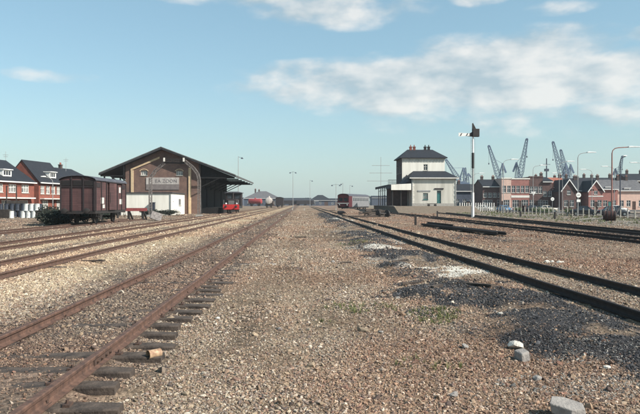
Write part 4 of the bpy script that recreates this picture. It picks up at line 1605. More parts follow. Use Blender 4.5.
# ------------------------------------------------------------------ brick houses behind the siding
hr = R(82)
wh = [(x, 3.5, 2.0, 1.3, 3, 'glass_curtain') for x in (-9, -5.6, -2.2, 1.2, 4.6, 8.0)]
wh += [(x, .8, 2.4, 1.5, 3, 'glass_curtain') for x in (-8.0, -2.4, 3.0, 7.6)]
h1 = house('red brick house row with long slate roof and white dormers', (-45.6, 93.5, 0), hr, 21.0, 10.0, 5.35, 8.75, 'gable_x', 'red_house', 'slate', wh,
           [(-5.2, 1.0, 2.2), (.3, 1.0, 2.2, 'green_door'), (5.4, 1.0, 2.2)], [(-2.0, 5.0, 8.2, 9.8, .9)], [(-3.4, 6.0, 2.2, 1.0), (4.2, 6.0, 2.2, 1.0)], 'brick houses by the siding')
MB().box(-9.5, 9.5, -.9, -.002, 2.55, 2.75).build('porch_roof', 'off_white', h1)
wh = [(x, 3.4, 1.2, 1.4, 2, 'glass_curtain') for x in (-3.2, -1.5, .2, 1.9, 3.5)] + [(-2.4, .8, 1.9, 1.5, 3, 'glass_curtain'), (2.2, .8, 1.9, 1.5, 3, 'glass_curtain')]
h2 = house('red brick house with red gable wall turned to the boxcar', (-43.2, 109.2, 0), hr, 8.6, 6.0, 5.45, 8.95, 'gable_x', 'red_house', 'slate', wh,
           [(.2, .9, 2.2)], [], [(.6, 6.2, 2.0, 1.0)], 'brick houses by the siding')
MB().box(-4.0, 4.0, -.8, -.002, 2.5, 2.66).build('porch_roof', 'off_white', h2)
h3 = house('dark slate roofed house seen just above the brown boxcar', (-43.5, 127.0, 0), hr, 16.0, 10.0, 5.3, 8.9, 'hip', 'dark_brick', 'slate',
           [(-4, 3.3, 1.4, 1.3, 2), (0, 3.3, 1.4, 1.3, 2), (4, 3.3, 1.4, 1.3, 2)], [(0, 1.0, 2.2)], [(-1.0, 5.0, 8.0, 9.6, .7)], [], 'brick houses by the siding')


def rod(label, name, cat, loc, h, arms, material='lamp_grey', r=.04, group=None):
    t = thing(name, label, cat, loc, 0, group)
    b = MB()
    b.cyl((0, 0, 0), (0, 0, h), r, r * .7, 6)
    b.build('mast', material, t, smooth=True)
    for z, w in arms:
        a = MB()
        a.bar((-w / 2, 0, z), (w / 2, 0, z), r * 1.4)
        a.build('cross_arm', material, t)
    return t


rod('thin television aerial behind the long slate roof', 'roof_aerial', 'aerial', (-50.2, 107.0, 8.0), 2.6, ((2.0, .9), (1.7, .7)))
rod('thin television aerial on the roof behind the boxcar', 'roof_aerial', 'aerial', (-47.6, 127.0, 8.2), 2.8, ((2.4, 1.0), (2.1, .8)))


def street_lamp(label, loc, rz, h, arm, material='lamp_grey', group='street lamps', r=.085, lum=1.2):
    t = thing('street_lamp', label, 'street lamp', loc, rz, group)
    b = MB()
    b.cyl((0, 0, 0), (0, 0, 1.0), r * 1.35, r * 1.35, 10)
    b.cyl((0, 0, 1.0), (0, 0, h - .7), r, r * .7, 10)
    pts = [Vector((0, 0, h - .7)), Vector((.10, 0, h - .35)), Vector((.38, 0, h - .1)), Vector((.8, 0, h)), Vector((arm, 0, h + .08))]
    b.build('pole', material, t, smooth=True)
    a = MB()
    for p, q in zip(pts[:-1], pts[1:]):
        a.cyl(p, q, r * .62, r * .58, 8)
    a.build('arm', material, t, smooth=True)
    u = MB()
    u.prism([(arm - .1, -.13, h + .02), (arm + lum, -.13, h + .06), (arm + lum, -.13, h + .16), (arm + .2, -.13, h + .22), (arm - .1, -.13, h + .18)], (0, .26, 0))
    u.build('luminaire', 'lamp_white', t, bevel=.03)
    return t


street_lamp('slim grey swan neck lamp before the red brick houses', (PX(56, 92), 92, 0), R(200), 5.6, 1.0, 'lamp_grey', lum=.6, r=.06)

# drums and stacked goods in front of the houses
def drum(label, loc, material, r=.31, h=.88, group=None):
    t = thing('drum', label, 'drum', loc, random.random() * 6, group)
    b = MB()
    b.lathe([(r * .94, .02), (r, 0), (r, .04), (r * .97, .06), (r * .97, h * .32), (r, h * .33), (r, h * .36), (r * .97, h * .37), (r * .97, h * .64), (r, h * .65), (r, h * .68), (r * .97, h * .69),
             (r * .97, h - .05), (r, h - .03), (r, h), (r * .93, h - .015)], 16)
    b.build('shell', material, t, smooth=True)
    c = MB()
    c.cyl((r * .5, 0, h - .015), (r * .5, 0, h + .015), .05, n=8)
    c.build('bung', material, t)
    return t


DY = 79.0
for i in range(4):
    drum('white drum in the lower row of the small white stack', (PX(27 + i * 5.3, DY), DY, 0), 'drum_white', group='white drums by the siding')
for i in range(3):
    drum('white drum on top of the small white stack', (PX(30 + i * 5.3, DY), DY, .90), 'drum_white', group='white drums by the siding')
drum('single white drum standing apart among dark drums', (PX(15.5, DY - 1), DY - 1, 0), 'drum_white', group='white drums by the siding')
for r_ in range(2):
    for i in range(10):
        x = PX(-8 + i * 5.4 + (2.7 if r_ else 0), 81.5)
        drum(('dark blue drum standing on the ground under others behind the white drums', 'dark blue drum laid as upper layer behind the white drums')[r_], (x, 81.5, r_ * .90), 'drum_dark', group='dark blue drums by the siding')
for i, px in enumerate((-4, 3, 11, 20.5)):
    p = MB()
    p.bar((0, 0, 0), (0, 0, 4.2), .12, .12)
    p.bar((0, 0, 4.1), (.7, 0, 4.1), .06, .06)
    o = p.build('fence_post', 'old_timber')
    tag(o, 'tall dark timber post rising behind the dark drums', 'post', 'dark posts by the siding')
    o.location = (PX(px, 84), 84, 0)
def crate(label, loc, rz, w, d, h, material='old_timber'):
    t = thing('crate', label, 'crate', loc, rz, 'timber crates by the siding')
    MB().box(-w / 2 + .03, w / 2 - .03, -d / 2 + .03, d / 2 - .03, .02, h - .02).build('box', material, t)
    n = max(3, int(h / .2))
    for k in range(n):
        z0_ = k * h / n
        MB().box(-w / 2, w / 2, -d / 2, -d / 2 + .028, z0_ + .015, z0_ + h / n - .015).build('slat', material, t)
        MB().box(w / 2 - .028, w / 2, -d / 2 + .03, d / 2 - .03, z0_ + .015, z0_ + h / n - .015).build('slat', material, t)
    return t


for i, (px, Y, w, h) in enumerate(((-6, 77, 1.8, 1.2), (8, 78, 1.5, 1.1), (45, 77, 1.4, 1.0), (20, 83, 2.4, 2.2))):
    crate('weathered dark timber crate among the drums, ' + ('%s' % ['widest of the low ones', 'beside the single white drum', 'right of the white stack', 'tallest of the four'][i]), (PX(px, Y), Y, 0), .2 * i, w, 1.2, h)

# ------------------------------------------------------------------ bushes
def bush(name, label, cat, loc, rx, ry, rz_, n=1400, leaf=.12, material='leaf_dark', group=None, seed=1):
    t = thing(name, label, cat, loc, 0, group)
    r = random.Random(seed)
    lobes = [(r.uniform(-.6, .6) * rx, r.uniform(-.6, .6) * ry, r.uniform(.3, .75) * rz_, r.uniform(.28, .5)) for _ in range(9)]
    mb = MB()
    for _ in range(n):
        lx, ly, lz, ls = r.choice(lobes)
        d = Vector((r.gauss(0, 1), r.gauss(0, 1), r.gauss(0, 1))).normalized() * (r.random() ** .4)
        c = Vector((lx + d.x * ls * rx, ly + d.y * ls * ry, max(.03, lz + d.z * ls * rz_ * .8)))
        a = Vector((r.gauss(0, 1), r.gauss(0, 1), r.gauss(0, 1))).normalized()
        b = a.orthogonal().normalized()
        s = leaf * r.uniform(.6, 1.3)
        mb.poly([c - a * s, c + b * s * .5, c + a * s, c - b * s * .5])
    mb.build('foliage', material, t, fix=False)
    st = MB()
    for k in range(6):
        lx, ly, lz, ls = lobes[k]
        st.cyl((lx * .15, ly * .15, -.05), (lx, ly, lz), .035, .012, 6)
    st.build('stem', 'bark', t)
    return t


bush('bush', 'dark low bush growing at the near end of the boxcar', 'bush', (-20.35, 51.6, 0), 1.5, 1.6, .95, 1600, .09, seed=3)
for i, (bx_, by_) in enumerate(((-20.9, 54.5), (-21.0, 57.5), (-20.8, 60.5), (-20.5, 63.5))):  # row added to stop light passing beneath the boxcar
    bush('bush', 'added dark scrub blocking light behind the boxcar wheels', 'bush', (bx_, by_, 0), 1.3, 1.7, 1.15, 900, .11, group='added dark scrub behind the boxcar', seed=70 + i)
bush('bush', 'dark tall scrub beside the siding left of the boxcar', 'bush', (-23.2, 59.0, 0), 1.5, 2.2, 1.6, 1800, .11, seed=4)
for i, px in enumerate((149, 157, 165, 172)):
    bush('bush', 'dark bush in the low row before the whitewashed annex', 'bush', (PX(px, 91.5), 91.5 + .3 * (i % 2), 0), 1.3, .8, .95, 900, .09, 'leaf_dark', 'dark bushes before the white annex', 10 + i)

# ------------------------------------------------------------------ station
STY = 125.0
PLZ = 1.25
S_ = lambda px, Y=STY: PX(px, Y)
pm = MB()
pm.prism([(17.6, 112.5, -.05), (17.6, 152.0, -.05), (17.6, 152.0, PLZ), (17.6, 118.5, PLZ)], (15.4, 0, 0))
po = pm.build('platform', 'platform_top')
tag(po, 'raised grey station platform', 'platform', kind='structure')
for i in range(28):
    e = MB().box(17.45, 17.95, 118.5 + i * 1.196, 118.5 + i * 1.196 + 1.17, PLZ + .003, PLZ + .06)
    e.build('edging_slab', 'pale_concrete', po)
st = thing('station_building', 'cream station with tall hip roofed block and lower white wing', 'station', (0, STY, PLZ))
# low wing
lx0, lx1 = S_(412), S_(457)
LE = PZ(178.2, STY) - PLZ
mb = MB()
LW = lx1 - lx0
k = STY / 622.0
dx0, dx1 = (437.6 - 412) * k, (441.8 - 412) * k
wx0, wx1 = (423.6 - 412) * k, (428.6 - 412) * k
dh_, wz0, wz1 = (204 - 188) * k - .1, (205 - 198.5) * k, (205 - 192) * k
P = facade(mb, (lx0, 0, 0), (1, 0, 0), LW, LE, [(dx0, dx1, .02, dh_), (wx0, wx1, wz0, wz1)], .18)
facade(mb, (lx1, 0, 0), (0, 1, 0), 9, LE)
facade(mb, (lx1, 9, 0), (-1, 0, 0), LW, LE)
facade(mb, (lx0, 9, 0), (0, -1, 0), 9, LE, [(2, 3.2, 1.2, 3.0), (5.5, 6.7, 1.2, 3.0)], .18)
mb.build('wing_wall', 'station_white', st, fix=False)
door(st, P, dx0, dx1, .02, 2.5, 'green_door', .18)
window(st, P, dx0, dx1, 2.52, dh_, 'green_door', 'glass_dark', 2, 1, False, depth=.18)
window(st, P, wx0, wx1, wz0, wz1, 'green_door', 'glass_curtain', 2, 2, True, depth=.18)
MB().box(lx0 + dx0 - .5, lx0 + dx1 + .5, -.12, -.003, dh_ + .25, dh_ + .5).build('door_sign', 'wagon_dark', st)
MB().box(lx0 + wx0 - 1.1, lx0 + wx1 + .5, -.08, -.003, wz1 + .3, wz1 + .58).build('name_board', 'lamp_grey', st)
MB().box(lx0 - .03, lx1 + .03, -.06, -.002, 0, .55).build('plinth', 'concrete', st)
hrf = hip_roof(LW, 9, LE + .14, PZ(171, STY + 4.5) - PLZ, .45, 1.6)
hrf.v = [(v[0] + (lx0 + lx1) / 2, v[1], v[2]) for v in hrf.v]
hrf.build('wing_roof', 'slate', st)
MB().box(lx0 - .5, lx1 + .5, -.58, -.452, LE - .06, LE + .13).build('gutter', 'off_white', st)
for x in (lx0 + .12, lx1 - .12):
    b = MB()
    b.cyl((x, -.10, 0), (x, -.10, LE - .06), .06, n=8)
    b.build('downpipe', 'lamp_grey', st, smooth=True)
for i in range(9):
    for x in (lx0, lx1):
        w_ = .55 if i % 2 else .38
        q = MB()
        q.box(min(x, x + (w_ if x == lx0 else -w_)), max(x, x + (w_ if x == lx0 else -w_)), -.035, -.003, .57 + i * .48, .57 + i * .48 + .44)
        q.build('quoin', 'cream_stucco', st)
# tall block behind
TY = 6.0
tx0, tx1 = PX(402.4, STY + TY), PX(445.5, STY + TY)
TE = PZ(158, STY + TY) - PLZ
mb = MB()
TW = tx1 - tx0
P = facade(mb, (tx0, TY, 0), (1, 0, 0), TW, TE, [(TW * .50, TW * .50 + .9, TE - 2.6, TE - 1.3)], .18)
facade(mb, (tx1, TY, 0), (0, 1, 0), 8.0, TE)
facade(mb, (tx1, TY + 8, 0), (-1, 0, 0), TW, TE)
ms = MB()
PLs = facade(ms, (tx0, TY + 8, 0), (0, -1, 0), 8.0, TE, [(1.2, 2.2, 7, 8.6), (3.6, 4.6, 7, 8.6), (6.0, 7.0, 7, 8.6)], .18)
ms.build('tower_side_wall', 'brown_black', st, fix=False, label='dark brown side wall')  # left face has a darker colour than the tower front
mb.build('tower_wall', 'cream_stucco', st, fix=False)
window(st, P, TW * .50, TW * .50 + .9, TE - 2.6, TE - 1.3, 'off_white', 'glass_dark', 2, 2, depth=.18)
for a in (1.2, 3.6, 6.0):
    window(st, PLs, a, a + 1, 7, 8.6, 'off_white', 'glass_dark', 2, 2, depth=.18)
fr = MB()
for i in range(14):
    x = tx0 + (i + .5) * TW / 14
    fr.box(x - .2, x + .2, TY - .10, TY - .003, TE - .75, TE - .3)
fr.build('frieze', 'station_white', st)['kind'] = 'stuff'
MB().box(tx0 - .08, tx1 + .08, TY - .07, TY - .002, TE - .28, TE - .05).build('string_course', 'station_white', st)
hrf = hip_roof(TW, 8, TE + .14, PZ(149.5, STY + TY + 4) - PLZ, .5, 2.3)
hrf.v = [(v[0] + (tx0 + tx1) / 2, v[1] + TY, v[2]) for v in hrf.v]
trf = hrf.build('tower_roof', 'slate', st)
RZt = PZ(150, STY + TY + 4) - PLZ
for px, mt, pm_ in ((411, 'red_house', 'red_tile'), (414.6, 'red_house', 'red_tile'), (425.6, 'wagon_dark', 'wagon_dark'), (429.2, 'wagon_dark', 'wagon_dark')):
    chimney(trf, PX(px, STY + TY + 4), TY + 4, RZt - .8, RZt + .75, .5, mt, 1, pm_)
# side roof and canopy front on the left of the wing
cx0, cx1 = S_(391.5, STY - 2), S_(411.6, STY - 2)
b = MB()
b.prism([(cx0, -2, PZ(190, 123) - PLZ), (cx1, -2, PZ(190, 123) - PLZ), (cx1, -2, PZ(183.5, 123) - PLZ), (cx0, -2, PZ(184.5, 123) - PLZ)], (0, .25, 0))
b.build('canopy_fascia', 'whitewash', st)
b = MB()
ct = PZ(184.5, 123) - PLZ
b.box(cx0, cx1, -1.75, 6.0, ct - .7, ct - .12)
b.build('canopy_roof', 'tar_roof', st)
b = MB()
b.v = [(S_(402), .1, ct - .1), (lx0 - .02, .1, ct - .1), (lx0 - .02, 5.8, ct - .1), (S_(402), 5.8, ct - .1), (lx0 - .02, .1, LE - .2), (lx0 - .02, 5.8, LE + 1.0)]
b.f = [(0, 3, 2, 1), (0, 1, 4), (0, 4, 5, 3), (1, 2, 5, 4), (2, 3, 5)]
b.build('lean_to_roof', 'slate', st)
for i in range(3):
    x = cx0 + .3 + i * (cx1 - cx0 - .6) / 2
    b = MB()
    b.cyl((x, -1.6, 0), (x, -1.6, ct - .7), .11, .09, 10)
    b.build('column', 'black_iron', st, smooth=True)
MB().box(cx0 + .2, lx0 - .02, 5.0, 5.2, 0, ct - .7).build('waiting_room_wall', 'dark_brick', st)
# railing on the flat roof beside the tower
rl = MB()
ra, rb = PX(388.5, STY + 6), PX(397.5, STY + 6)
for i in range(7):
    x = ra + (rb - ra) * i / 6
    rl.bar((x, 6, ct - .1), (x, 6, ct + 1.2), .06)
rl.bar((ra, 6, ct + 1.2), (rb, 6, ct + 1.2), .08)
rl.bar((ra, 6, ct + .6), (rb, 6, ct + .6), .06)
rl.build('roof_railing', 'black_iron', st)
# long platform canopy
cn = thing('platform_canopy', 'long dark platform canopy on thin columns left of the station', 'canopy', (18.3, 127.5, PLZ))
b = MB()
zc = PZ(185.8, 127.5) - PLZ
b.prism([(-.3, 0, zc), (3.2, 0, zc + .35), (3.2, 0, zc + .6), (-.3, 0, zc + .28)], (0, 24, 0))
b.build('roof', 'tar_roof', cn)
b = MB()
b.box(-.42, -.302, 0, 24, zc - .25, zc + .3)
b.build('valance', 'wagon_dark', cn)
for i in range(7):
    b = MB()
    y = .8 + i * 3.7
    b.cyl((.3, y, 0), (.3, y, zc), .10, .08, 8)
    b.bar((.3, y, zc - .9), (1.3, y, zc + .1), .08)
    b.build('column', 'black_iron', cn)
mast = rod('tall dark mast with three cross arms behind the platform canopy', 'harbour_mast', 'mast', (PX(381, 190), 190, 0), PZ(157, 190), ((PZ(165.5, 190), 5.5), (PZ(173, 190), 7.0), (PZ(181, 190), 8.5)), 'lamp_grey', .08)

# benches / luggage trolley on the platform in front of the wing
tb = thing('luggage_trolley', 'small dark luggage trolley before the green station door', 'trolley', (S_(430), STY - 2.5, PLZ))
MB().box(-.9, .9, -.4, .4, .45, .55).build('deck', 'old_timber', tb)
for sx in (-.65, .65):
    for sy in (-.38, .38):
        b = MB()
        b.cyl((sx, sy - .03, .2), (sx, sy + .03, .2), .2, n=12)
        b.build('wheel', 'black_iron', tb, smooth=True)
b = MB()
b.bar((.9, 0, .5), (1.4, 0, 1.1), .05)
b.build('drawbar', 'black_iron', tb)

# ------------------------------------------------------------------ semaphore signal
sg = thing('semaphore_signal', 'tall black and white semaphore signal post with white arm', 'signal', (21.85, 79.0, 0))
Zs = lambda py: PZ(py, 79.0)
b = MB()
b.cyl((0, 0, -.05), (0, 0, Zs(192.5)), .19, .15, 12)
b.build('post_base', 'white_paint', sg, smooth=True)
b = MB()
b.cyl((0, 0, Zs(192.5)), (0, 0, Zs(168)), .11, .10, 12)
b.build('post_lower', 'lamp_grey', sg, smooth=True)
b = MB()
b.cyl((0, 0, Zs(168)), (0, 0, Zs(152.5)), .16, .16, 12)
b.build('post_band', 'black_iron', sg, smooth=True)
b = MB()
b.cyl((0, 0, Zs(152.5)), (0, 0, Zs(136)), .12, .10, 12)
b.build('post_upper', 'white_paint', sg, smooth=True)
b = MB()
b.box(-.1, .78, -.28, .2, Zs(136.5), Zs(128.5))
b.build('lamp_case', 'black_iron', sg, bevel=.05)
b = MB()
b.prism([(-.12, -.06, Zs(130)), (.42, -.06, Zs(129)), (.12, -.06, Zs(124.5)), (0, -.06, Zs(122.5)), (-.1, -.06, Zs(123))], (0, .12, 0))
b.build('finial', 'black_iron', sg)
b = MB()
b.prism([(-.75, -.12, Zs(136)), (-.1, -.12, Zs(136.4)), (-.1, -.12, Zs(131.5)), (-.45, -.12, Zs(133))], (0, .10, 0))
b.build('arm_bracket', 'black_iron', sg)
b = MB()
za_, zb_ = Zs(136.6), Zs(132.2)
zm = (za_ + zb_) / 2
b.prism([(-1.9, -.2, zm - .24), (-.5, -.2, zm - .16), (-.5, -.2, zm + .16), (-1.9, -.2, zm + .24)], (0, .03, 0))
arm = b.build('arm', 'white_paint', sg)
for sx in (-1.75, -.98):
    b = MB()
    b.prism([(sx, -.212, zm - .17), (sx + .13, -.212, zm - .17), (sx + .33, -.212, zm + .17), (sx + .2, -.212, zm + .17)], (0, .01, 0))
    b.build('arm_stripe', 'black_iron', arm)
b = MB()
for k in range(int((Zs(137) - .6) / .33)):
    z_ = .6 + k * .33
    b.bar((-.16, .26, z_), (.16, .26, z_), .025)
b.bar((-.17, .26, .3), (-.17, .26, Zs(137)), .03)
b.bar((.17, .26, .3), (.17, .26, Zs(137)), .03)
b.build('ladder', 'lamp_grey', sg)
b = MB()
b.cyl((.24, 0, .2), (.24, 0, Zs(138)), .012, n=5)
b.build('pull_wire', 'black_iron', sg)

# ------------------------------------------------------------------ yard clutter
def post(label, x, y, h, material='old_timber', w=.14, group=None, name='marker_post', cat='post'):
    b = MB()
    b.prism([(-w / 2, -w / 2, -.2), (w / 2, -w / 2, -.2), (w / 2, w / 2, -.2), (-w / 2, w / 2, -.2)], (0, 0, h + .2 - .03))
    b.prism([(-w * .35, -w * .35, h - .03), (w * .35, -w * .35, h - .03), (w * .35, w * .35, h - .03), (-w * .35, w * .35, h - .03)], (0, 0, .03))
    o = b.build(name, material)
    o.location = (x, y, float(on_ground(x, y)))
    return tag(o, label, cat, group)


post('short black post beside the dark curved track near stacked rails', PX(416, 52), 52, .95, 'black_iron', .16)
post('small black post on the ground before the station wing', PX(438, 84), 84, .8, 'black_iron', .16)
post('short dark post left of the signal before the fence carrying the low wire', PX(522.5, 83), 83, .75, 'black_iron', .2)
post('short dark post by the thin wire right of the give way sign', PX(557.5, 72), 72, .8, 'black_iron', .2)
wr = MB()
for y0_, y1_, p0, p1 in ((72, 83, 557.5, 522.5), (83, 100, 522.5, 488), (62, 72, 600, 557.5)):
    wr.cyl((PX(p0, y0_), y0_, .72), (PX(p1, y1_), y1_, .70), .018, n=5)
tag(wr.build('signal_wire', 'black_iron'), 'thin dark signal wire stretched low along the grass verge', 'wire')

# stack of old rails on sleepers between the tracks
rs = thing('rail_stack', 'long low row of dark old rails lying on bearers between tracks', 'rail stack', (10.55, 42, 0), -math.atan2(11.25 - 9.85, -(34.5 - 50)) * -1)
for i, (u, z_, a, b_) in enumerate(((-.35, .10, -7.6, 7.4), (-.17, .10, -7.2, 8.0), (.01, .10, -8.0, 7.0), (.19, .10, -7.4, 7.8), (.37, .10, -7, 7.3), (.05, .242, 1.0, 7.2))):
    rm = rail_mesh([(u, a), (u + random.uniform(-.02, .02), b_)], 'dark_rail', z_)
    rm.build('rail', 'dark_rail', rs)
for y in (-6, -2, 2.5, 6.5):
    MB().box(-.75, .75, y - .12, y + .12, -.06, .098).build('bearer', 'sleeper_wood', rs)
rs2 = thing('rail_stack', 'distant stack of dark rails lying beside the curved track', 'rail stack', (7.6, 120, 0), R(-3))
for i in range(7):
    rail_mesh([(-.5 + i * .16, -14), (-.5 + i * .16, 14)], 'dark_rail', .16).build('rail', 'dark_rail', rs2)
for y in (-11, -3, 5, 12):
    MB().box(-.8, .8, y - .12, y + .12, 0, .158).build('bearer', 'sleeper_wood', rs2)

# heap of old sleepers with a wheelset
hp = thing('sleeper_heap', 'untidy heap of black sleepers with a wheelset between the tracks', 'sleeper heap', (PX(373, 84), 84, 0))
rr = random.Random(5)
for i in range(26):
    lay = 0 if i < 11 else (1 if i < 19 else (2 if i < 24 else 3))
    b = bpy.data.objects.new('sleeper', SLEEPERS[i % 6])
    COL.objects.link(b)
    b.parent = hp
    b.location = (rr.uniform(-1.3, 1.3) * (1 - lay * .22), rr.uniform(-.9, .9), .17 + lay * .27)
    b.rotation_euler = (rr.uniform(-.12, .12), rr.uniform(-.14, .14) * (1 + lay * .4), rr.uniform(-.5, .5) + (PI / 2 if lay % 2 else 0) * (.3))
ws = thing('wheelset', 'old iron wheelset standing by the heap of black sleepers', 'wheelset', (PX(383, 81), 81, -RAIL_TOP), R(30))
wheel_set(ws, 0)
b = MB()
b.box(-2.6, 2.6, -.13, .13, 0, .26)
o = b.build('timber_baulk', 'sleeper_wood')
o.location = (PX(362, 80), 80, .0)
o.rotation_euler = (0, 0, .2)
tag(o, 'long dark timber baulk lying left of the sleeper heap', 'timber')

# barrel and broken boards near the fence
br = thing('rusty_barrel', 'dark rusty barrel lying tipped beside broken grey boards', 'barrel', (PX(613.5, 64.5), 64.5, .52), R(65))
b = MB()
b.lathe([(.44, -.62), (.5, -.61), (.53, -.2), (.55, 0), (.53, .2), (.5, .61), (.44, .62)], 18, 'y')
b.build('shell', 'barrel_rust', br, smooth=True)
for y in (-.5, -.2, .2, .5):
    b = MB()
    b.lathe([(.52 + .02 * (abs(y) < .3), y - .04), (.545 + .02 * (abs(y) < .3), y - .03), (.545 + .02 * (abs(y) < .3), y + .03), (.52 + .02 * (abs(y) < .3), y + .04)], 18, 'y')
    b.build('hoop', 'black_iron', br, smooth=True)
for i, (px, Y, l, tilt, rz) in enumerate(((603, 66, 2.3, 8, .3), (596, 67, 2.6, 3, -.2), (608, 67.5, 1.9, 34, .8), (590, 66.5, 2.0, 5, .1), (620, 65.5, 1.7, 50, .5), (601, 68.5, 2.2, 62, -.6), (611, 66.8, 1.6, 72, .2))):
    b = MB()
    b.prism([(-l / 2, -.1, 0), (l / 2, -.11, 0), (l / 2 - .06, .09, 0), (-l / 2 + .03, .1, 0)], (0, 0, .045))
    o = b.build('broken_board', 'pale_concrete' if i % 2 else 'lattice_grey')
    o.location = (PX(px, Y), Y, .06 + abs(math.sin(R(tilt))) * l / 2)
    o.rotation_euler = (0, R(-tilt), rz)
    tag(o, 'weathered grey board %s behind the rusty barrel' % ('lying flat' if tilt < 12 else 'propped aslant' if tilt < 55 else 'standing steeply'), 'board', 'broken boards by the barrel')

# foreground stones, slabs and scraps
def rock(name, label, cat, x, y, sx, sy, sz, material, seed, rz=0.0, sink=.25, n=26, group=None):
    me = hull_mesh(name, n, (sx, sy, sz), M[material], seed, .18)
    o = bpy.data.objects.new(name, me)
    COL.objects.link(o)
    o.location = (x, y, float(on_ground(x, y)) + sz * (1 - 2 * sink))
    o.rotation_euler = (random.uniform(-.2, .2), random.uniform(-.2, .2), rz)
    bv = o.modifiers.new('bevel', 'BEVEL')
    bv.width = min(sx, sy, sz) * .10
    bv.segments = 1
    return tag(o, label, cat, group)


G_ = lambda px, py: (PX(px, EYE * 622 / (py - 203.0)), EYE * 622 / (py - 203.0))
x, y = G_(521, 354)
rock('stone', 'white rounded stone lying at the edge of the cinders', 'stone', x, y + .12, .115, .10, .075, 'pale_stone', 5, .3)
x, y = G_(528, 364)
b = MB()
b.prism([(-.07, -.08, -.03), (.06, -.07, -.03), (.08, .07, -.03), (-.06, .08, -.03)], (0.01, .02, .13))
o = b.build('brick_lump', 'grey_stone', bevel=.02)
o.location = (x, y + .1, .01)
o.rotation_euler = (R(6), R(-8), R(20))
tag(o, 'upright grey brick lump beside the white stone', 'brick')
x, y = G_(574, 424)
b = MB()
b.prism([(-.16, -.09, 0), (.02, -.12, 0), (.13, -.03, 0), (.11, .07, 0), (-.05, .10, 0), (-.15, .06, 0)], (-.03, .015, .085))
o = b.build('concrete_lump', 'grey_stone', bevel=.010)
o.location = (x + .05, y + .10, .03)
o.rotation_euler = (R(10), R(9), R(-22))
tag(o, 'broken grey concrete lump lying in the tan gravel', 'concrete lump')
x, y = G_(256, 266)
b = MB()
b.prism([(-.6, -.14, 0), (.5, -.2, 0), (.62, .12, 0), (.1, .2, 0), (-.5, .16, 0)], (0, 0, .05))
o = b.build('stone_slab', 'concrete', bevel=.015)
o.location = (x, y, .0)
o.rotation_euler = (R(1.5), R(-1), R(3))
tag(o, 'flat pale slab lying in the gravel beside the rusty track', 'slab')
# tin can at a sleeper end
x, y = G_(154, 360)
cn_ = thing('tin_can', 'rusty orange tin can lying open at a sleeper end', 'tin can', (x, y + .05, .075), R(-48))
cn_.scale = (.8, .8, .8)
b = MB()
nn_ = 20
for r_, a_ in ((.062, -.1), (.064, -.095), (.062, -.09), (.062, .08), (.065, .09), (.065, .1), (.02, .098)):
    for k_ in range(nn_):
        t_ = 2 * PI * k_ / nn_
        b.v.append((r_ * math.cos(t_), a_, r_ * math.sin(t_)))
for j in range(6):
    for k_ in range(nn_):
        k2 = (k_ + 1) % nn_
        b.f.append((j * nn_ + k_, j * nn_ + k2, (j + 1) * nn_ + k2, (j + 1) * nn_ + k_))
b.f.append(tuple(6 * nn_ + k_ for k_ in range(nn_)))
o = b.build('shell', 'tin', cn_, smooth=True, fix=False)
sm = o.modifiers.new('wall', 'SOLIDIFY')
sm.thickness = .003
x, y = G_(556, 264)
for i, (dx, dy, s) in enumerate(((-.15, 0, .11), (.06, .1, .09), (.22, -.02, .10), (.36, .08, .07))):
    rock('stone', 'pale stone in the small group lying against the dark rail', 'stone', x + dx, y + dy + .1, s, s * .8, s * .6, 'pale_stone', 30 + i, group='pale stones by the dark rail')
for i, (px, py, s, mt, lab) in enumerate((
        (502, 322, .05, 'pale_stone', 'small pale cobble on the black cinders between heap and grass'), (466, 350, .07, 'grey_stone', 'grey cobble in bare gravel beside the white rounded stone'),
        (381, 333, .05, 'grey_stone', 'grey cobble in the gravel by the green weeds'), (540, 380, .06, 'grey_stone', 'grey cobble between brick lump and concrete lump'),
        (398, 300, .06, 'grey_stone', 'dark grey cobble at the tip of the cinder heap'), (333, 262, .09, 'grey_stone', 'large grey cobble alone in the gravel opposite the pale slab'),
        (612, 372, .05, 'pale_stone', 'pale cobble at the grey grit edge of the cinders'), (455, 398, .06, 'grey_stone', 'grey cobble in gravel left of the concrete lump'),
        (280, 330, .05, 'grey_stone', 'grey cobble in open gravel beside the sleeper ends'), (218, 318, .05, 'pale_stone', 'pale cobble in the gravel just clear of the sleepers'))):
    x, y = G_(px, py)
    rock('cobble', lab, 'stone', x, y, s, s * .8, s * .6, mt, 50 + i, i, group='larger cobbles in the gravel')
for i, (px, py, l, a) in enumerate(((400, 266, .6, .5), (437, 295, .4, .9), (300, 238, .7, .1), (345, 263, .4, .5), (478, 292, .8, -.9), (95, 262, .7, .1), (412, 288, .5, .35))):
    x, y = G_(px, py)
    b = MB()
    b.prism([(-l / 2, -.05, 0), (l / 2, -.06, 0), (l / 2 + .02, .04, 0), (-l / 2 + .05, .05, 0)], (0, 0, .05))
    o = b.build('timber_scrap', 'sleeper_wood')
    o.location = (x, y, float(on_ground(x, y)) + .012)
    o.rotation_euler = (0, random.uniform(-.04, .04), a)
    tag(o, ['charred timber splinter beside the white lime rubble', 'charred timber splinter lying on the black cinders', 'timber splinter in the open gravel far from the tracks', 'short timber splinter in gravel near the cinder tip', 'long charred timber splinter crossing the cinder heap', 'timber splinter lying on the pale ballast', 'short charred timber splinter at the cinder edge'][i], 'timber scrap', 'timber splinters in the yard')

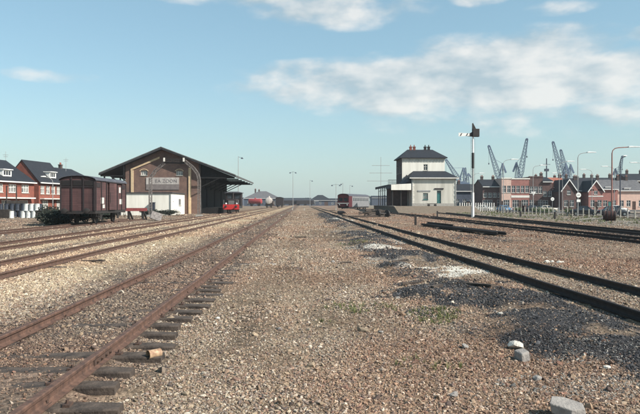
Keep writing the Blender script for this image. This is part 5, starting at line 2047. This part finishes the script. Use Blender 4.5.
# ------------------------------------------------------------------ street on the right
rd = MB().poly([(41.5, 40, .012), (56.5, 40, .012), (56.5, 330, .012), (41.5, 330, .012)]).build('road', 'asphalt', fix=False)
tag(rd, 'dark asphalt street beyond the fence', 'road', kind='structure')
for x0_, x1_, nm in ((40.0, 41.5, 0), (56.5, 61.0, 1)):
    pv = MB().box(x0_, x1_, 40, 330, -.1, .13).build('pavement', 'platform_top')
    tag(pv, 'grey pavement with kerb along the street', 'pavement', kind='structure')
cr = MB().poly([(26, 138, .02), (110, 138, .02), (110, 158, .02), (26, 158, .02)]).build('road', 'asphalt', fix=False)
tag(cr, 'dark asphalt cross street before the house row', 'road', kind='structure')

# fence posts
i = 0
y = 68.0
while y < 139:
    x = 39.5 - 3.0 * (y - 72) / 68
    post('pale concrete post in the long row along the street', x, y, 1.15 + .14 * math.sin(i * 3.7), 'pale_concrete' if i % 4 else 'concrete', .12 + .02 * (i % 3 == 0), 'pale concrete posts along the street', 'fence_post')
    i += 1
    y += 1.55
fw = thing('wire_fence', 'thin grey wires strung along the pale concrete posts', 'wire', (39.68, 68, 0))
for z_ in (.5, .95):
    wr = MB()
    wr.cyl((0, 0, z_), (-3.13, 71, z_), .012, n=5)
    wr.build('wire', 'lamp_grey', fw)

street_lamp('tall rust red lamp post with long arm by the fence', (PX(616, 78), 78, 0), 0, PZ(147, 78), 2.2, 'lamp_rust', None, .10, 1.4)
street_lamp('tall grey lamp post beside the round white sign', (PX(581, 87), 87, 0), 0, PZ(152.5, 87), 1.4, 'lamp_grey', None, .07, 1.2)
for i, (px, py, X0) in enumerate(((575, 161, 46), (547, 165, 46), (518, 159, 36.5), (484, 173, 43))):
    Y = X0 / (px - 302) * 622
    street_lamp('grey street lamp on the near side of the street', (X0 - 2.2, Y, .1), 0, PZ(py, Y) - .2, 1.4, 'lamp_grey', 'grey lamps on the near side of the street', .06, 1.2)
for i, (px, py, X0) in enumerate(((636.5, 162, 58), (607, 166, 58.5), (585, 169, 59), (556, 172.6, 60))):
    Y = X0 / (px - 302) * 622
    street_lamp('grey street lamp on the house side of the street', (X0 + 2.2, Y, .1), PI, PZ(py, Y) - .2, 1.4, 'lamp_grey', 'grey lamps on the house side of the street', .06, 1.2)
street_lamp('thin dark lamp post with small head by the street', (PX(624.5, 92), 92, 0), 0, PZ(156, 92), .5, 'crane_dark', None, .09, .5)


def road_sign(label, x, y, h, shape, plate=False):
    t = thing('road_sign', label, 'road sign', (x, y, 0))
    b = MB()
    b.cyl((0, 0, 0), (0, 0, h + .3), .04, n=8)
    b.build('pole', 'lamp_grey', t, smooth=True)
    if shape == 'round':
        b = MB()
        b.cyl((0, -.05, h), (0, -.08, h), .34, n=24)
        f = b.build('disc', 'white_paint', t)
        b = MB()
        b.box(-.17, .17, -.095, -.082, h - .04, h + .04)
        b.build('bar', 'sign_ink', f)
    else:
        b = MB()
        b.prism([(-.5, -.05, h + .4), (.5, -.05, h + .4), (0, -.05, h - .45)], (0, -.03, 0))
        f = b.build('triangle', 'white_paint', t)
    if plate:
        MB().box(-.25, .25, -.08, -.05, h - .95, h - .6).build('plate', 'white_paint', t)
    return t


road_sign('round white traffic sign on a post by the fence', PX(581.6, 84), 84, PZ(195, 84), 'round', True)
road_sign('white inverted triangle give way sign by the street', PX(535.5, 128), 128, PZ(193.5, 128), 'tri')
road_sign('small pale square sign on a post before the dark houses', PX(555, 118), 118, PZ(199, 118), 'round')


def car(label, loc, rz, paint, group='cars parked by the street', h=1.4):
    """1960s three-box saloon, nose along -y"""
    t = thing('parked_car', label, 'car', loc, rz, group)
    L_, w = 4.0, .80
    sec = [(0.0, .45, .72, .70), (.12, .32, .82, .76), (.9, .28, .92, w), (1.25, .26, .95, w), (2.9, .26, .96, w), (3.3, .28, .94, w), (3.88, .34, .86, .76), (4.0, .45, .74, .70)]
    mb = MB()
    for y_, zb_, zt, hw_ in sec:
        mb.v += [(-hw_ * .92, y_, zb_), (hw_ * .92, y_, zb_), (hw_, y_, zb_ + .2), (hw_, y_, zt - .12), (hw_ * .88, y_, zt), (-hw_ * .88, y_, zt), (-hw_, y_, zt - .12), (-hw_, y_, zb_ + .2)]
    for i_ in range(len(sec) - 1):
        for k_ in range(8):
            k2 = (k_ + 1) % 8
            mb.f.append((i_ * 8 + k_, i_ * 8 + k2, i_ * 8 + 8 + k2, i_ * 8 + 8 + k_))
    mb.f.append(tuple(range(8)))
    mb.f.append(tuple((len(sec) - 1) * 8 + k_ for k_ in range(7, -1, -1)))
    mb.build('body', paint, t, smooth=True)
    g = MB()
    g.v = [(-.70, 1.15, .93), (.70, 1.15, .93), (.72, 3.15, .93), (-.72, 3.15, .93), (-.55, 1.65, h - .05), (.55, 1.65, h - .05), (.56, 2.75, h - .05), (-.56, 2.75, h - .05)]
    g.f = [(0, 3, 2, 1), (4, 5, 6, 7), (0, 1, 5, 4), (1, 2, 6, 5), (2, 3, 7, 6), (3, 0, 4, 7)]
    g.build('windows', 'glass_dark', t)
    r_ = MB()
    r_.v = [(-.58, 1.6, h - .06), (.58, 1.6, h - .06), (.59, 2.8, h - .06), (-.59, 2.8, h - .06), (-.5, 1.75, h), (.5, 1.75, h), (.5, 2.65, h), (-.5, 2.65, h)]
    r_.f = [(0, 3, 2, 1), (4, 5, 6, 7), (0, 1, 5, 4), (1, 2, 6, 5), (2, 3, 7, 6), (3, 0, 4, 7)]
    for s in (-1, 1):
        r_.bar((s * .705, 1.13, .94), (s * .57, 1.64, h - .04), .05)
        r_.bar((s * .73, 3.17, .94), (s * .58, 2.77, h - .04), .07)
        r_.bar((s * .735, 2.1, .94), (s * .58, 2.15, h - .04), .05)
    r_.build('roof', paint, t)
    for s in (-1, 1):
        for y_ in (.75, 3.2):
            b_ = MB()
            b_.cyl((s * .66, y_, .30), (s * .82, y_, .30), .30, n=18)
            wv = b_.build('wheel', 'rubber', t, smooth=True)
            b_ = MB()
            b_.cyl((s * .82, y_, .30), (s * .835, y_, .30), .16, n=14)
            b_.build('hubcap', 'chrome', wv, smooth=True)
        b_ = MB()
        b_.cyl((s * .52, .02, .66), (s * .52, -.03, .66), .10, n=12)
        b_.build('headlight', 'lamp_white', t)
        MB().box(s * .55 - .1, s * .55 + .1, 4.0, 4.03, .6, .74).build('tail_light', 'red_paint', t)
    for y0_, y1_ in ((-.09, -.03), (4.03, 4.09)):
        MB().box(-.76, .76, y0_, y1_, .40, .52).build('bumper', 'chrome', t)
    return t


car('pale blue saloon car parked nose on beyond the fence posts', (PX(511, 122), 122, .02), R(12), 'car_blue')
car('white saloon car parked beyond the grass verge', (PX(494, 134), 134, .02), R(60), 'car_white')
car('dark saloon car parked side on before the dark house row', (PX(546, 130), 130, .02), R(80), 'car_dark')
car('dark saloon car parked by the rust red lamp post', (PX(604, 88), 88, .02), R(65), 'car_dark')
car('beige saloon car parked side on near the pink gabled house', (PX(560, 120), 120, .02), R(85), 'car_beige')
car('black saloon car parked behind the fence near the barrel', (PX(633, 86), 86, .02), R(80), 'car_dark')
car('white saloon car standing before the houses with grey roofs', (PX(632, 118), 118, .02), R(75), 'car_white')
kb = thing('litter_bin', 'dark round litter bin on the pavement before the pink building', 'bin', (PX(526.3, 120), 120, 0))
b = MB()
b.lathe([(.30, .1), (.36, .15), (.40, 1.25), (.42, 1.3), (.34, 1.38)], 16)
b.build('body', 'barrel_rust', kb, smooth=True)
MB().box(-.06, .06, -.06, .06, 0, .12).build('foot', 'black_iron', kb)

# houses across the street
HY = 165.0
kk = HY / 622


def row(label, p0, p1, eave_py, ridge_py, kind, wall, roof, wins=(), doors=(), chims=(), dorms=(), dy=0.0, D=9.0, **kw):
    Y = HY + dy
    x0, x1 = PX(p0, Y), PX(p1, Y)
    W = x1 - x0
    eave = PZ(eave_py, Y)
    ridge = PZ(ridge_py, Y + (D / 2 if kind in ('hip', 'gable_x') else 0))
    w2 = [(-W / 2 + W * f, z, w, h, c) for f, z, w, h, c in wins]
    d2 = [(-W / 2 + W * f, w, h, *m_) for f, w, h, *m_ in doors]
    c2 = [(-W / 2 + W * f, D / 2, ridge - .6, ridge + hh, .7) for f, hh in chims]
    d3 = [(-W / 2 + W * f, z) for f, z in dorms]
    return house(label, ((x0 + x1) / 2, Y, 0), 0, W, D, eave, ridge, kind, wall, roof, w2, d2, c2, d3, 'house row across the street', **kw)


up = lambda n, z=4.0, h=1.7, w=1.0, c=2: [((i + .5) / n, z, w, h, c) for i in range(n)]
gr = lambda n, z=.8, h=1.9, w=1.3, c=2: [((i + .5) / n, z, w, h, c) for i in range(n) if i != n // 2]
row('long low dark building behind the station fence', 455, 484, 190.5, 184.5, 'gable_x', 'blue_grey_wall', 'slate', up(4, 1.2, 1.8, 1.1), [(.5, 1.1, 2.3)], [(.3, 1.0)], dy=14)
row('dark brick house pair with white ground floor windows', 484, 503.5, 186, 180, 'gable_x', 'dark_brick', 'slate', up(4, 3.4, 1.2) + gr(4), [(.56, 1.0, 2.3)], [(.2, 1.0), (.8, 1.0)], dy=2)
row('cream stuccoed narrow house left of the pink brick house', 503.5, 513, 178, 178, 'flat', 'pale_pink', 'slate', up(2, 4.6, 1.9) + [(.5, .7, 1.6, 2.0, 3)], [(.14, .8, 2.4)], (), (), D=9)
row('pink brick house with white shop front and flat parapet', 513, 531.5, 178.5, 178, 'flat', 'pink_brick', 'slate', up(4, 4.6, 1.9) + [(.25, .6, 1.9, 2.1, 3), (.75, .6, 1.9, 2.1, 3)], [(.5, 1.0, 2.5)], (), (), D=9, band=(3.3, 3.9))
row('tall dark brick house with raised parapet beside the pink house', 531.5, 545, 176.5, 176, 'flat', 'dark_brick', 'slate', up(3, 4.4, 1.9) + gr(3), [(.5, 1.0, 2.5)], (), (), D=9, verge='dark_brick')
row('dark plain house between dark parapet and red tiled roof', 545, 555, 181, 177.5, 'gable_x', 'dark_brick', 'slate', up(2, 3.6, 1.5) + [(.3, .8, 1.4, 1.8, 2)], [(.75, .9, 2.3)], [(.5, 1.2)])
row('house with orange red tiled roof and small dormers', 555, 571, 189, 178, 'gable_x', 'dark_brick', 'red_tile', [(.25, 1.0, 1.5, 1.6, 2), (.75, 1.0, 1.5, 1.6, 2)], [(.5, 1.0, 2.2)], [(.9, .9)], [(.3, 4.9), (.7, 4.9)], dy=1)
row('dark fronted gabled house with white bargeboards', 564.5, 579.5, 190, 179.5, 'gable_y', 'dark_brick', 'slate', [(.3, .9, 1.1, 1.7, 2), (.7, .9, 1.1, 1.7, 2), (.5, 4.0, 1.0, 1.3, 2)], [(.5, .9, 2.2)], dy=-5, D=9, verge='white_paint')
row('dark slate roofed house between the two gabled houses', 578.5, 592, 190, 180, 'gable_x', 'red_house', 'slate', [(.25, .9, 1.2, 1.7, 2), (.8, .9, 1.2, 1.7, 2)], [(.5, 1.0, 2.2)], [(.5, 1.1), (.7, 1.0)], dy=-2)
row('pink brick gabled house with white bargeboards', 592, 607, 190.5, 180.5, 'gable_y', 'pink_brick', 'slate', [(.28, .9, 1.1, 1.7, 2), (.75, .9, 1.1, 1.7, 2), (.5, 4.1, 1.0, 1.3, 2)], [(.52, .9, 2.2)], dy=-6, D=10, verge='white_paint', band=(3.5, 3.75))
row('pink walled house with grey tiled roof and tall chimney', 606, 622, 188.5, 180, 'gable_x', 'pink_brick', 'grey_tile', [(.2, .9, 1.2, 1.7, 2), (.75, .9, 1.2, 1.7, 2)], [(.5, 1.0, 2.3, 'green_door')], [(.2, 1.3)], [(.4, 5.0)], dy=0)
row('grey roofed house beyond the rust red lamp', 622, 650, 190, 180.5, 'gable_x', 'pale_pink', 'grey_tile', [(.15, .9, 1.2, 1.7, 2), (.4, .9, 1.2, 1.7, 2), (.85, .9, 1.2, 1.7, 2)], [(.6, 1.0, 2.3)], [(.3, 1.4), (.62, 1.2)], [(.35, 4.8)], dy=4)
row('tall dark house rising above the grey roofed house', 632, 668, 180, 174, 'gable_x', 'dark_brick', 'slate', up(4, 5.0, 1.5), (), [(.2, 1.2), (.6, 1.2)], dy=22)
row('second dark roofed house behind the gabled houses', 585, 630, 184, 178, 'gable_x', 'dark_brick', 'slate', up(6, 4.0, 1.3), (), [(.2, 1.2), (.38, 1.0), (.8, 1.2)], dy=26)
row('long dark roofed house behind the red tiled roof', 536, 585, 184, 178.5, 'gable_x', 'dark_brick', 'slate', up(8, 4.0, 1.3), (), [(.15, 1.2), (.55, 1.0), (.8, 1.2)], dy=34)

# hedge and scrub along the verge
for i, (px, Y, r_) in enumerate(((538, 112, 1.2), (548, 108, 1.4), (520, 126, 1.1), (574, 98, 1.0), (592, 92, 1.2), (500, 136, 1.2))):
    bush('bush', 'low green bush in the verge along the street fence', 'bush', (PX(px, Y), Y, 0), r_, r_ * .8, 1.1, 500, .14, 'leaf_mid', 'low bushes along the street fence', 40 + i)

# picket fence between station and street
for i in range(16):
    px = 461 + i * 2.3
    post('white picket in the short fence right of the station', PX(px, 133), 133, 1.9, 'white_paint', .14, 'white pickets by the station', 'picket')

# ------------------------------------------------------------------ harbour cranes
def crane(label, px, tip, base_py=180.0, Y=330.0, k=1.0, group='harbour cranes behind the houses'):
    """portal slewing crane: px pivot, tip (px, py) of the jib"""
    t = thing('harbour_crane', label, 'crane', (PX(px, Y), Y, 0), 0, group)
    zp = PZ(base_py, Y)
    for sx in (-1, 1):
        for sy in (-1, 1):
            b_ = MB()
            b_.bar((sx * 3.2, sy * 3.2, 0), (sx * 1.6, sy * 1.6, zp - 4), .5)
            b_.build('portal_leg', 'crane_dark', t)
    b_ = MB()
    b_.box(-2.2, 2.2, -2.2, 2.2, zp - 4, zp - 3.3)
    b_.build('portal_deck', 'crane_dark', t)
    b_ = MB()
    b_.cyl((0, 0, zp - 3.3), (0, 0, zp - 2.4), 1.7, n=16)
    b_.build('slewing_ring', 'crane_dark', t)
    tv = Vector((PX(tip[0], Y) - PX(px, Y), -2.0, PZ(tip[1], Y)))
    sd = 1 if tv.x < 0 else -1
    b_ = MB()
    b_.box(-1.6, 1.6, -1.7, 1.7, zp - 2.4, zp + .4)
    b_.box(min(sd * 1.6, sd * 3.0), max(sd * 1.6, sd * 3.0), -1.4, 1.4, zp - 2.2, zp - .6)
    hs = b_.build('machine_house', 'crane_blue', t)
    MB().box(-sd * 1.95 - .35, -sd * 1.95 + .35, -1.2, .2, zp - 1.6, zp + .2).build('operator_cab', 'crane_dark', hs)
    foot = Vector((-sd * .6, 0, zp + .4))
    b_ = MB()
    d = tv - foot
    n = 12
    side = Vector((0, 1, 0))
    q = d.cross(side).normalized()
    prev = None
    for i_ in range(n + 1):
        f = i_ / n
        w = 1.25 * k * (1 - .72 * f) * (0.55 + min(f * 4, .45)) + .12
        c = foot + d * f
        cur = [c + q * w + side * w, c - q * w + side * w, c - q * w - side * w, c + q * w - side * w]
        if prev:
            for j in range(4):
                b_.bar(prev[j], cur[j], .20 * k)
                b_.bar(prev[j], cur[(j + 1) % 4], .12 * k)
                b_.bar(cur[j], cur[(j + 1) % 4], .12 * k)
        prev = cur
    b_.cyl(Vector(tv) + Vector((0, -.4, 0)), Vector(tv) + Vector((0, .4, 0)), .55 * k, n=10)
    b_.build('jib', 'crane_blue', t)
    ap = Vector((sd * 1.0, 0, zp + 8.5 * k))
    b_ = MB()
    for sy in (-1, 1):
        b_.bar((-sd * .9, sy * 1.3, zp + .4), ap, .28)
        b_.bar((sd * 1.5, sy * 1.3, zp + .4), ap, .28)
    for f in (.3, .55, .8):
        b_.bar(Vector((-sd * .9, 1.3, zp + .4)).lerp(ap, f), Vector((sd * 1.5, -1.3, zp + .4)).lerp(ap, f), .16)
    b_.build('a_frame', 'crane_blue', t)
    b_ = MB()
    b_.bar(ap, foot + d * .62, .14)
    b_.bar(ap, Vector((sd * 3.0, 0, zp + 3.4)), .5, .9)
    b_.build('luffing_tie', 'crane_blue', t)
    b_ = MB()
    b_.cyl(tv, (tv.x, tv.y, tv.z - 9 * k), .05, n=5)
    b_.box(tv.x - .25, tv.x + .25, tv.y - .2, tv.y + .2, tv.z - 9.8 * k, tv.z - 9 * k)
    b_.build('hook_rope', 'crane_dark', t)
    return t


crane('blue grey harbour crane with jib leaning left above dark brick houses', 502, (489, 146), 179)
crane('blue grey harbour crane with steep jib above the pink brick house', 520.5, (527.5, 139), 178)
crane('blue grey harbour crane, taller of two side by side', 566.5, (554, 142), 179)
crane('blue grey harbour crane, shorter of two side by side', 571.5, (562, 150), 179, Y=350)
crane('blue grey harbour crane with low jib just right of the station', 462, (446, 160), 182, k=.9)
crane('small distant harbour crane beside the semaphore post', 467.5, (465.5, 168), 183, Y=380, k=.7)
crane('distant harbour crane with upright jib behind thin dark lamp', 621.5, (625, 156), 180, Y=400, k=.9)
sm_ = thing('ship_mast', 'dark ship mast standing behind the dark house roofs', 'mast', (PX(549, 300), 300, 0))
b = MB()
b.cyl((0, 0, 0), (0, 0, PZ(158, 300)), .5, .25, 8)
b.build('mast', 'crane_dark', sm_, smooth=True)
b = MB()
b.box(-1.0, 1.0, -.5, .5, PZ(171, 300), PZ(168.5, 300))
b.build('lookout', 'crane_dark', sm_)
b = MB()
b.bar((-1.8, 0, PZ(164, 300)), (1.8, 0, PZ(164, 300)), .2)
b.build('cross_arm', 'crane_dark', sm_)

# ------------------------------------------------------------------ far end of the yard
fs = house('far dark yard building with broad grey gable roof and chimneys', (PX(262, 385), 385, 0), R(0), 22, 14, 4.6, PZ(191.3, 392), 'hip', 'blue_grey_wall', 'grey_tile',
           [(-8 + i * 4, 1.2, 1.4, 1.8, 2) for i in range(5)], [(6.4, 3.0, 3.4)], [(-4.5, 7, 7.5, 10.6, .9), (-2.2, 7, 7.5, 10.2, .9)], [], None, cat='yard building', name='yard_building', inset=9)
f2 = house('far dark hip roofed hall at the end of the yard', (PX(320.5, 430), 430, 0), 0, 15, 12, 3.6, PZ(195.0, 436), 'hip', 'blue_grey_wall', 'slate',
           [(-4, 1.2, 1.4, 1.6, 2), (0, 1.2, 1.4, 1.6, 2)], [(4, 2.6, 3.0)], [], [], None, cat='hall', name='yard_hall', inset=6.2)
MB().box(-5.8, -1.2, -.12, -.003, 2.9, 3.8).build('white_board', 'white_paint', f2)
for i, (px0, px1, py, lab) in enumerate(((205, 243, 197.8, 'long low far dark shed behind the goods shed end'), (280, 311, 198.2, 'long low far shed behind the dark boxcars'), (328, 345, 198.6, 'far low shed behind the train nose'), (372, 410, 196, 'far low warehouse behind the station canopy'))):
    Y = 470
    house(lab, ((PX(px0, Y) + PX(px1, Y)) / 2, Y, 0), 0, PX(px1, Y) - PX(px0, Y), 12, PZ(py + 1.6, Y), PZ(py, Y + 6), 'gable_x', 'blue_grey_wall', 'slate', [(-3, 1, 1.4, 1.4, 2), (3, 1, 1.4, 1.4, 2)], [(0, 2.4, 2.6)], [], [], 'far low sheds', cat='shed', name='far_shed')


def yard_mast(label, px, Y, top, heads, group='thin yard lamp masts', r=.09, arm=.9):
    t = thing('yard_lamp', label, 'lamp mast', (PX(px, Y), Y, 0), 0, group)
    h = PZ(top, Y)
    b_ = MB()
    b_.cyl((0, 0, 0), (0, 0, h), r, r * .55, 8)
    b_.build('pole', 'lamp_grey', t, smooth=True)
    for s in heads:
        b_ = MB()
        b_.bar((0, 0, h - .15), (s * arm, 0, h - .35), .06)
        b_.lathe([(.06, .2), (.15, .1), (.34, -.15), (.3, -.17)], 12, 'z', (s * arm, 0, h - .45))
        b_.build('lamp_head', 'crane_dark', t)
    return t


yard_mast('tall thin yard lamp just beyond the goods shed canopy', 238.6, 150, 156.5, (1,), r=.10)
yard_mast('thin pale yard mast far down the line, taller of two', 293, 200, 171.5, (1, -1))
yard_mast('thin pale yard mast far down the line, shorter of two', 310, 250, 180, (1,))
yard_mast('thin mast with two dark lamp heads near the train nose', 336, 190, 184, (1, -1), arm=1.2)
yard_mast('thin mast with one dark head close behind the train nose', 343, 200, 183, (-1,), arm=.6)
yard_mast('thin mast above the silver side of the train', 350, 230, 185, (1,))
for i, (px, Y) in enumerate(((292.5, 150), (304.5, 155), (336, 138))):
    post('small pale marker stone standing at the far trackside', PX(px, Y), Y, .6, 'pale_concrete', .3, 'pale marker stones far down the line', 'marker_stone', 'marker')

# distant trees: one dark mass along the horizon
r = random.Random(3)
mb = MB()
for i in range(9000):
    x = r.uniform(-620, 720)
    hgt = 4.5 + 2.5 * math.sin(x * .021) + 1.5 * math.sin(x * .083 + 1) + 1.0 * math.sin(x * .31)
    z_ = hgt * (r.random() ** .6)
    y = 640 + r.uniform(-10, 10)
    a = Vector((r.gauss(0, 1), r.gauss(0, .5), r.gauss(0, 1))).normalized()
    b_ = a.orthogonal().normalized()
    s = r.uniform(.8, 1.9)
    c = Vector((x, y, max(z_, .5)))
    mb.poly([c - a * s, c + b_ * s * .6, c + a * s, c - b_ * s * .6])
wd = mb.build('far_woodland', 'leaf_dark', fix=False)
tag(wd, 'dark far tree line along the horizon', 'woodland', kind='stuff')

# ------------------------------------------------------------------ thin air haze over the whole place
hm = bpy.data.materials.new('thin_haze')
hm.use_nodes = True
hm.node_tree.nodes.clear()
pv_ = hm.node_tree.nodes.new('ShaderNodeVolumePrincipled')
pv_.inputs['Color'].default_value = (0.86, 0.93, 1.0, 1)
pv_.inputs['Density'].default_value = 0.00018
ho_ = hm.node_tree.nodes.new('ShaderNodeOutputMaterial')
hm.node_tree.links.new(pv_.outputs[0], ho_.inputs['Volume'])
hb = MB().box(-760, 860, -60, 760, -1.5, 46).build('haze', hm)
tag(hb, 'thin pale air haze over the yard', 'haze', kind='stuff')
